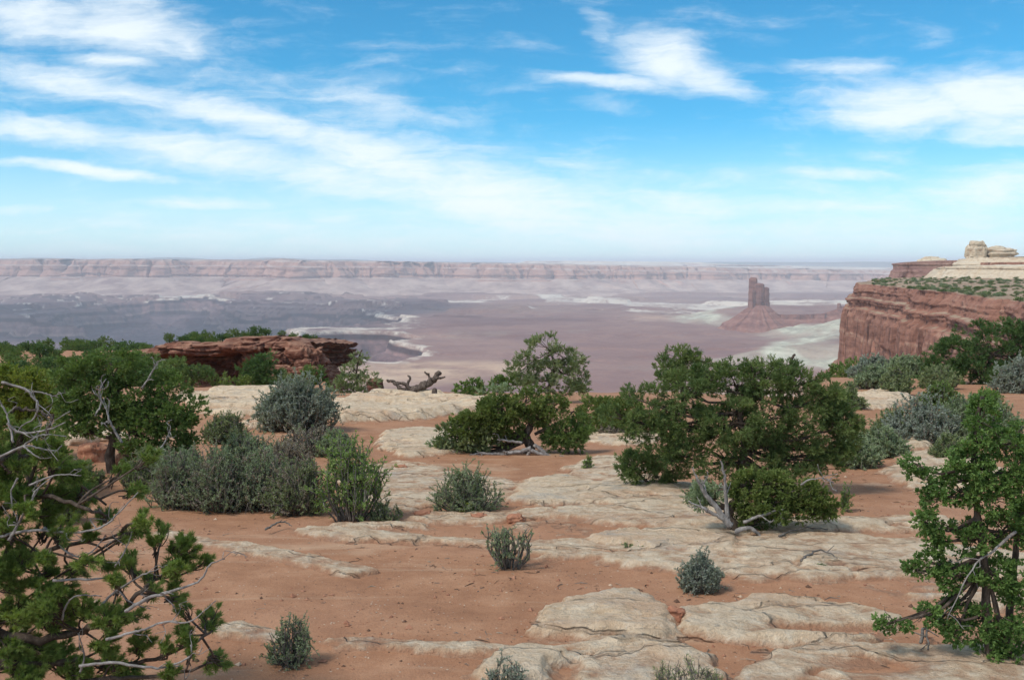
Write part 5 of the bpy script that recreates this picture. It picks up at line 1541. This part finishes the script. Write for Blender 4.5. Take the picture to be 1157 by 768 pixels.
# ---- dead log on the rim
lg = ground_at(472, 449)
ld, lk = float(lg[1]), float(lg[1]) / F_PX
log = thing('dead_log', 'weathered dead juniper log lying on the rim ledge with upturned limbs and roots', 'log', tuple(lg))
for i, (nm, pts, r0, r1, tw) in enumerate((
        ('log_trunk', [(497, 420, 4), (488, 430, 2), (478, 436, 0), (466, 442, 0), (460, 448, 0)], 4.0, 6.4, 0),
        ('root', [(462, 444), (452, 438), (444, 431), (437, 430)], 4.2, 1.6, 1),
        ('root', [(464, 442), (458, 434), (448, 432)], 3.4, 1.2, 1),
        ('root', [(460, 444), (454, 446), (447, 452)], 3.8, 1.6, 0),
        ('root', [(466, 442), (464, 448), (462, 455)], 3.6, 2.0, 0),
        ('limb', [(476, 438), (485, 443), (493, 446), (502, 446)], 3.2, 1.4, 0),
        ('limb', [(489, 429), (496, 427), (503, 426)], 2.4, 1.0, 0),
        ('root', [(463, 444), (460, 436), (463, 428), (461, 424)], 3.0, 1.0, 0),
        ('root', [(458, 445), (452, 447), (450, 453)], 3.0, 1.4, 0),
        ('limb', [(478, 438), (474, 446), (470, 451)], 2.6, 1.2, 0),
        ('limb', [(487, 431), (484, 424), (480, 420)], 2.0, 1.0, 0))):
    limb(nm, log, pts, r0 * 0.8, r1 * 0.8, M_LOG, ld, lk, 800 + i, twig=tw, tl=6, jag=0.7, curl=0.3)
sg = ground_at(491, 452)
st = lump('stump', None, (sg[0], sg[1], sg[2] + 5 * lk), (3 * lk, 3 * lk, 8 * lk), M_LOG, 820, squash=0.6, amp=0.3, n=20, loc=tuple(sg))
tag(st, 'short broken stump standing in front of the right end of the dead log', 'stump')

# ---- near pinyon at the left front edge
ND = 5.4
nk = ND / F_PX
g = at(-60, 840, ND)
g[2] = float(zg(g[0], g[1]))
near = thing('near_pinyon', 'near pinyon at the left front edge with bushy needle tufts and curling grey dead branches', 'tree', tuple(g))
rng = np.random.default_rng(91)
wood, crown = Soup(), Soup()
tr_ = curve([g - np.array([0, 0, .1]), at(-70, 740, ND), at(-40, 680, ND), at(-50, 610, ND), at(-30, 540, ND), at(-45, 470, ND)], 26, 0.01, rng)
wood.tube(tr_, np.linspace(0.16, 0.06, 26), 10, 0.35, 3)
limbs_ = []
for pts, r0 in (([(-50, 690), (0, 652), (36, 635), (60, 620), (100, 612), (150, 600)], 6), ([(-40, 700), (30, 722), (89, 715), (106, 706), (142, 688), (157, 668), (185, 650), (205, 640)], 6), ([(-50, 740), (20, 750), (90, 745), (150, 750), (210, 730), (240, 712)], 5), ([(-40, 600), (5, 575), (45, 560), (100, 575), (125, 585)], 4.5),
                ([(-40, 540), (0, 520), (40, 515), (80, 540), (120, 570)], 4), ([(-45, 490), (0, 470), (30, 462), (60, 470)], 3.5), ([(-50, 770), (40, 775), (120, 768), (190, 762), (240, 748)], 4.5)):
    p = [at(a, b, ND + rng.uniform(-0.25, 0.25)) for a, b in pts]
    c = curve(p, 30, 0.006, rng)
    wood.tube(c, np.linspace(r0 * nk * 0.9, 1.2 * nk, 30), 7, 0.3, int(r0 * 7))
    limbs_.append(c)
TUFTS = [(207, 625, 20, 24), (196, 645, 14, 14), (148, 640, 20, 12), (118, 636, 9, 10), (85, 644, 16, 12), (152, 602, 12, 14), (118, 584, 12, 11), (160, 590, 9, 9), (92, 562, 18, 18), (62, 700, 30, 22), (122, 700, 24, 20), (118, 728, 18, 16), (26, 690, 32, 22), (12, 738, 34, 26), (60, 745, 30, 18), (152, 698, 10, 9), (196, 676, 12, 8), (158, 730, 18, 14), (238, 702, 17, 13), (210, 712, 12, 10), (244, 746, 16, 16), (215, 740, 9, 9), (140, 762, 22, 12), (192, 764, 14, 10), (25, 560, 26, 20), (62, 560, 20, 16), (10, 600, 24, 22), (52, 600, 14, 12), (100, 606, 12, 9), (2, 650, 22, 18), (130, 655, 10, 10), (166, 520, 12, 8), (150, 556, 12, 8), (135, 536, 9, 7), (18, 516, 26, 18), (60, 525, 14, 10), (-10, 480, 22, 24), (95, 690, 16, 14), (40, 655, 14, 10), (230, 636, 8, 8), (170, 655, 10, 8), (85, 765, 24, 12), (25, 768, 26, 14), (175, 615, 8, 10), (0, 545, 22, 16), (140, 610, 8, 7)]
allc = np.concatenate(limbs_)
for q in range(46):
    TUFTS.append((float(rng.uniform(-30, 105)), float(rng.uniform(480, 768)), float(rng.uniform(12, 24)), float(rng.uniform(9, 17))))
for q in range(14):
    TUFTS.append((float(rng.uniform(100, 225)), float(rng.uniform(590, 760)), float(rng.uniform(7, 12)), float(rng.uniform(6, 10))))
for (a, b, rx, ry) in TUFTS:
    C_ = at(a, b, ND + rng.uniform(-0.3, 0.3))
    j = int(np.argmin(np.linalg.norm(allc - C_, axis=1) + 0.02 * rng.random(len(allc))))
    q0 = allc[max(j - 2, 0)]
    tw = curve([q0, (q0 + C_) / 2 + rng.normal(0, 0.02, 3), C_], 7)
    wood.tube(tw, np.linspace(1.6, 0.9, 7) * nk, 5)
    n = max(8, int(rx * ry / 9))
    gdir = unit(C_ - q0 + np.array([0, 0, 0.08]))
    cl0 = rng.normal(0.42, 0.2)
    for s in range(n):
        e = C_ + unit(rng.normal(size=3)) * rng.random() ** 0.5 * np.array([rx, max(rx, ry) * 0.9, ry]) * nk * 0.95 + gdir * rng.uniform(0, 0.05)
        st_ = C_ - gdir * min(0.07, 0.3 * np.linalg.norm(C_ - q0)) + rng.normal(0, 0.01, 3)
        sh = curve([st_, (st_ + e) / 2 + rng.normal(0, 0.008, 3), e], 6)
        wood.tube(sh, np.linspace(0.8, 0.5, 6) * nk, 4)
        m = 75
        tt = rng.random(m) ** 0.55
        ax = unit(sh[-1] - sh[-3])
        b_ = sh[-1] + ax[None] * (tt[:, None] - 0.75) * 9 * nk
        d_ = unit(ax[None] * 0.75 + gdir * 0.2 + rng.normal(0, 0.62, (m, 3)) + np.array([0, 0, 0.2]))
        V, F = leaf_quads(b_, d_, (5.5 + 3.5 * rng.random(m)) * nk, 0.8 * nk, rng)
        crown.add(V, None, F, np.repeat(tints('needle', m, cl0 + rng.normal(0, 0.15), rng), 4, 0))
crown.build('crown', M_LEAF, near, smooth=False)
wood.build('trunk', M_BARK, near)
DEAD = [([(2, 432), (30, 440), (37, 449), (43, 456), (38, 473), (26, 480), (18, 489)], 2.0, 3), ([(30, 442), (45, 443), (56, 446), (66, 449)], 1.3, 3), ([(8, 478), (24, 489), (55, 485), (74, 477)], 2.0, 4), ([(-10, 520), (27, 504), (44, 506), (62, 509), (70, 503)], 1.8, 3), ([(27, 504), (40, 515), (50, 518)], 1.4, 1), ([(22, 508), (39, 495), (51, 491), (75, 493)], 1.5, 2),
        ([(33, 548), (55, 539), (69, 536), (92, 537)], 1.6, 1), ([(10, 610), (18, 596), (33, 570), (42, 552), (60, 538)], 2.2, 3), ([(0, 606), (33, 599), (89, 601), (119, 593), (131, 582), (156, 556)], 2.2, 5), ([(50, 595), (59, 605), (71, 620), (95, 629), (119, 606)], 2.0, 3), ([(60, 655), (104, 654), (125, 653), (142, 676), (162, 686)], 1.8, 3), ([(110, 690), (128, 670), (160, 650), (180, 642)], 2.0, 3),
        ([(142, 690), (166, 676), (193, 668), (225, 656), (237, 638), (254, 631)], 2.6, 4), ([(120, 722), (145, 715), (166, 710), (187, 702), (214, 702), (244, 678)], 2.2, 4), ([(90, 752), (130, 748), (178, 754), (214, 742), (215, 728)], 2.4, 4), ([(70, 700), (74, 685), (86, 673), (115, 673)], 1.8, 0), ([(15, 500), (8, 470), (0, 455), (-10, 448)], 1.6, 2), ([(20, 540), (12, 560), (20, 590)], 1.4, 3), ([(90, 760), (95, 740), (88, 715)], 1.6, 2), ([(130, 640), (142, 620), (150, 600)], 1.2, 2)]
for i, (pts, r, tw) in enumerate(DEAD):
    off_ = rng.uniform(-60, -25)
    limb('dead_branch', near, [(a, b, off_) for a, b in pts], r * 0.85, 0.55, M_GREY, ND, nk, 840 + i, sides=6, jag=0.25, twig=tw, tl=24, curl=1.4)

# twigs lying on the ground
for i, (pts, lab) in enumerate((([(880, 612), (905, 606), (935, 604)], 'thin dead twig on the sand right of the dwarf juniper'), ([(905, 640), (925, 632), (946, 637)], 'grey stick lying on the pale bench'), ([(1040, 735), (1046, 722), (1048, 744)], 'short dark twig on the slab under the ash'), ([(300, 604), (318, 598), (330, 600)], 'thin dark twig on the sand below the thicket'))):
    p = [ground_at(a, b) + np.array([0, 0, 0.06 + 0.03 * (j % 2)]) for j, (a, b) in enumerate(pts)]
    s = Soup()
    c = curve(p, 14, 0.006, rng)
    s.tube(c, np.linspace(0.014, 0.005, 14), 5)
    for q in range(3):
        j = rng.integers(4, 12)
        e = c[j] + rng.normal(0, 0.09, 3) * np.array([1, 1, 0.4])
        s.tube(curve([c[j], (c[j] + e) / 2, e], 4), [0.006, 0.005, 0.004, 0.003], 4)
    o = mesh('twig', np.concatenate(s.V), [np.concatenate(s.Q), np.concatenate(s.T)], M_STEM, loc=tuple(p[0]))
    tag(o, lab, 'twig')

# ---- scattered scrub seen from afar: a few shapes, copied as separate shrubs
def far_shape(seed, pal, h, w, leaf_):
    rng_ = np.random.default_rng(seed)
    s = Soup()
    n = 34
    u = sphere_dirs(n, rng_)
    c = u * np.array([w / 2, w / 2, h * 0.42]) * rng_.uniform(0.35, 1.0, (n, 1)) + np.array([0, 0, h * 0.52])
    foliage(s, c, unit(u), np.full(n, 9), np.full(n, w * 0.17), pal, 'leafy', leaf_, rng_)
    s.tube(curve([(0, 0, -0.2), (0.03 * w, 0, h * 0.3), (0, 0.02 * w, h * 0.6)], 6), np.linspace(0.05, 0.02, 6) * w, 5)
    F = [np.concatenate(s.T + [])]
    V = np.concatenate(s.V)
    C_ = np.concatenate(s.C + [np.tile([[0.06, 0.045, 0.035]], (len(V) - sum(len(x) for x in s.C), 1))])
    me_o = mesh('scrub', V, [np.concatenate(s.Q)] + F, M_LEAF, attrs={'tint': C_}, smooth=False, loc=(0, 0, 0))
    me = me_o.data
    bpy.data.objects.remove(me_o)
    return me


def scrub(name, me, loc, sc, rz, label, cat, group):
    o = bpy.data.objects.new(name, me)
    COL.objects.link(o)
    o.location = loc
    o.scale = (sc[0], sc[0], sc[1])
    o.rotation_euler = (0, 0, rz)
    return tag(o, label, cat, group)


rng = np.random.default_rng(123)
NEAR_KINDS = [far_shape(900 + i, p, 1.0, 1.3, 0.024) for i, p in enumerate(('deep', 'pinyon', 'juniper', 'deep', 'grey', 'olive'))]
cnt = 0
for i in range(600):
    a = rng.uniform(-15, 395)
    dist = rng.uniform(58, 150)
    if a > 165 and dist < 93.5:
        continue
    if a > 165 and dist > 112:
        continue
    x, y = PX(a, dist), dist
    z = float(zg(x, y))
    if a > 165:
        z = max(z, -4.95) if False else z
    kind = rng.integers(0, 4) if rng.random() < 0.8 else rng.integers(4, 6)
    s_ = rng.uniform(0.9, 2.1) if dist > 80 else rng.uniform(0.7, 1.4)
    if kind > 3:
        s_ *= 0.6
    if a > 165:
        s_ = min(s_, 1.5) * 0.8
    scrub('distant_juniper' if kind < 4 else 'distant_shrub', NEAR_KINDS[kind], (x, y, z - 0.05), (s_, s_ * rng.uniform(0.7, 1.1)), rng.uniform(0, 6.28),
          'small dark juniper among many on the far left rim' if kind < 4 else 'small grey-green shrub among the junipers of the far left rim', 'tree' if kind < 4 else 'shrub', 'junipers scattered along the left rim' if kind < 4 else 'grey shrubs scattered along the left rim')
    cnt += 1
    if cnt >= 120:
        break
# on top of the outcrop
dg_ = bpy.context.evaluated_depsgraph_get()
for i, (a, h) in enumerate(((250, 10), (262, 13), (276, 8), (288, 11), (300, 9), (318, 6), (330, 7), (225, 8), (205, 9), (190, 10), (238, 9), (345, 5))):
    dist = 93 + (i % 3) * 2.0
    s_ = 1.05 * h * dist / F_PX
    hit = SC.ray_cast(dg_, Vector((PX(a, dist), dist, 60)), Vector((0, 0, -1)))
    # the haze box top lies above: start below it
    z = hit[1].z if hit[0] and hit[1].z < 40 else ZP(382, dist)
    scrub('distant_juniper', NEAR_KINDS[i % 4], (PX(a, dist), dist, z - 0.05), (s_ * 1.1, s_ * 1.1), i * 1.3, 'small dark juniper growing on top of the rust outcrop', 'tree', 'junipers on top of the outcrop')
# scrub on the flat top of the great mesa
TOP_KINDS = [far_shape(950 + i, p, 1.0, 1.5, 0.03) for i, p in enumerate(('juniper', 'olive', 'grey', 'olive'))]
cl_ = bpy.data.objects['cliff_wall'].data
co = np.empty(len(cl_.vertices) * 3)
cl_.vertices.foreach_get('co', co)
co = co.reshape(-1, 3) + np.array(mesa.location)
cand = co[(co[:, 2] > CZ - 0.5) & (co[:, 1] > 380)]
pxs = CX + F_PX * cand[:, 0] / cand[:, 1]
pys_ = HZ + F_PX * (CAM[2] - cand[:, 2]) / cand[:, 1]
okk = (pxs > 985) & (pxs < 1190) & (pys_ > 309) & (cand[:, 1] < 1150)
cand, pys_ = cand[okk], pys_[okk]
# spread them evenly over what the eye sees
order = rng.permutation(len(cand))
seen = []
for i in order:
    p = cand[i]
    a, b = CX + F_PX * p[0] / p[1], HZ + F_PX * (CAM[2] - p[2]) / p[1]
    if all((a - q[0]) ** 2 / 8 + (b - q[1]) ** 2 / 1.2 > 1 for q in seen):
        seen.append((a, b))
        s_ = rng.uniform(0.9, 2.7)
        scrub('mesa_scrub', TOP_KINDS[rng.integers(0, 4)], (p[0], p[1], p[2] - 0.1), (s_ * 1.3, s_ * 0.85), rng.uniform(0, 6.28), 'tiny dark shrub among many dotting the flat top of the great red mesa', 'shrub', 'scrub on the mesa top')
    if len(seen) >= 290:
        break
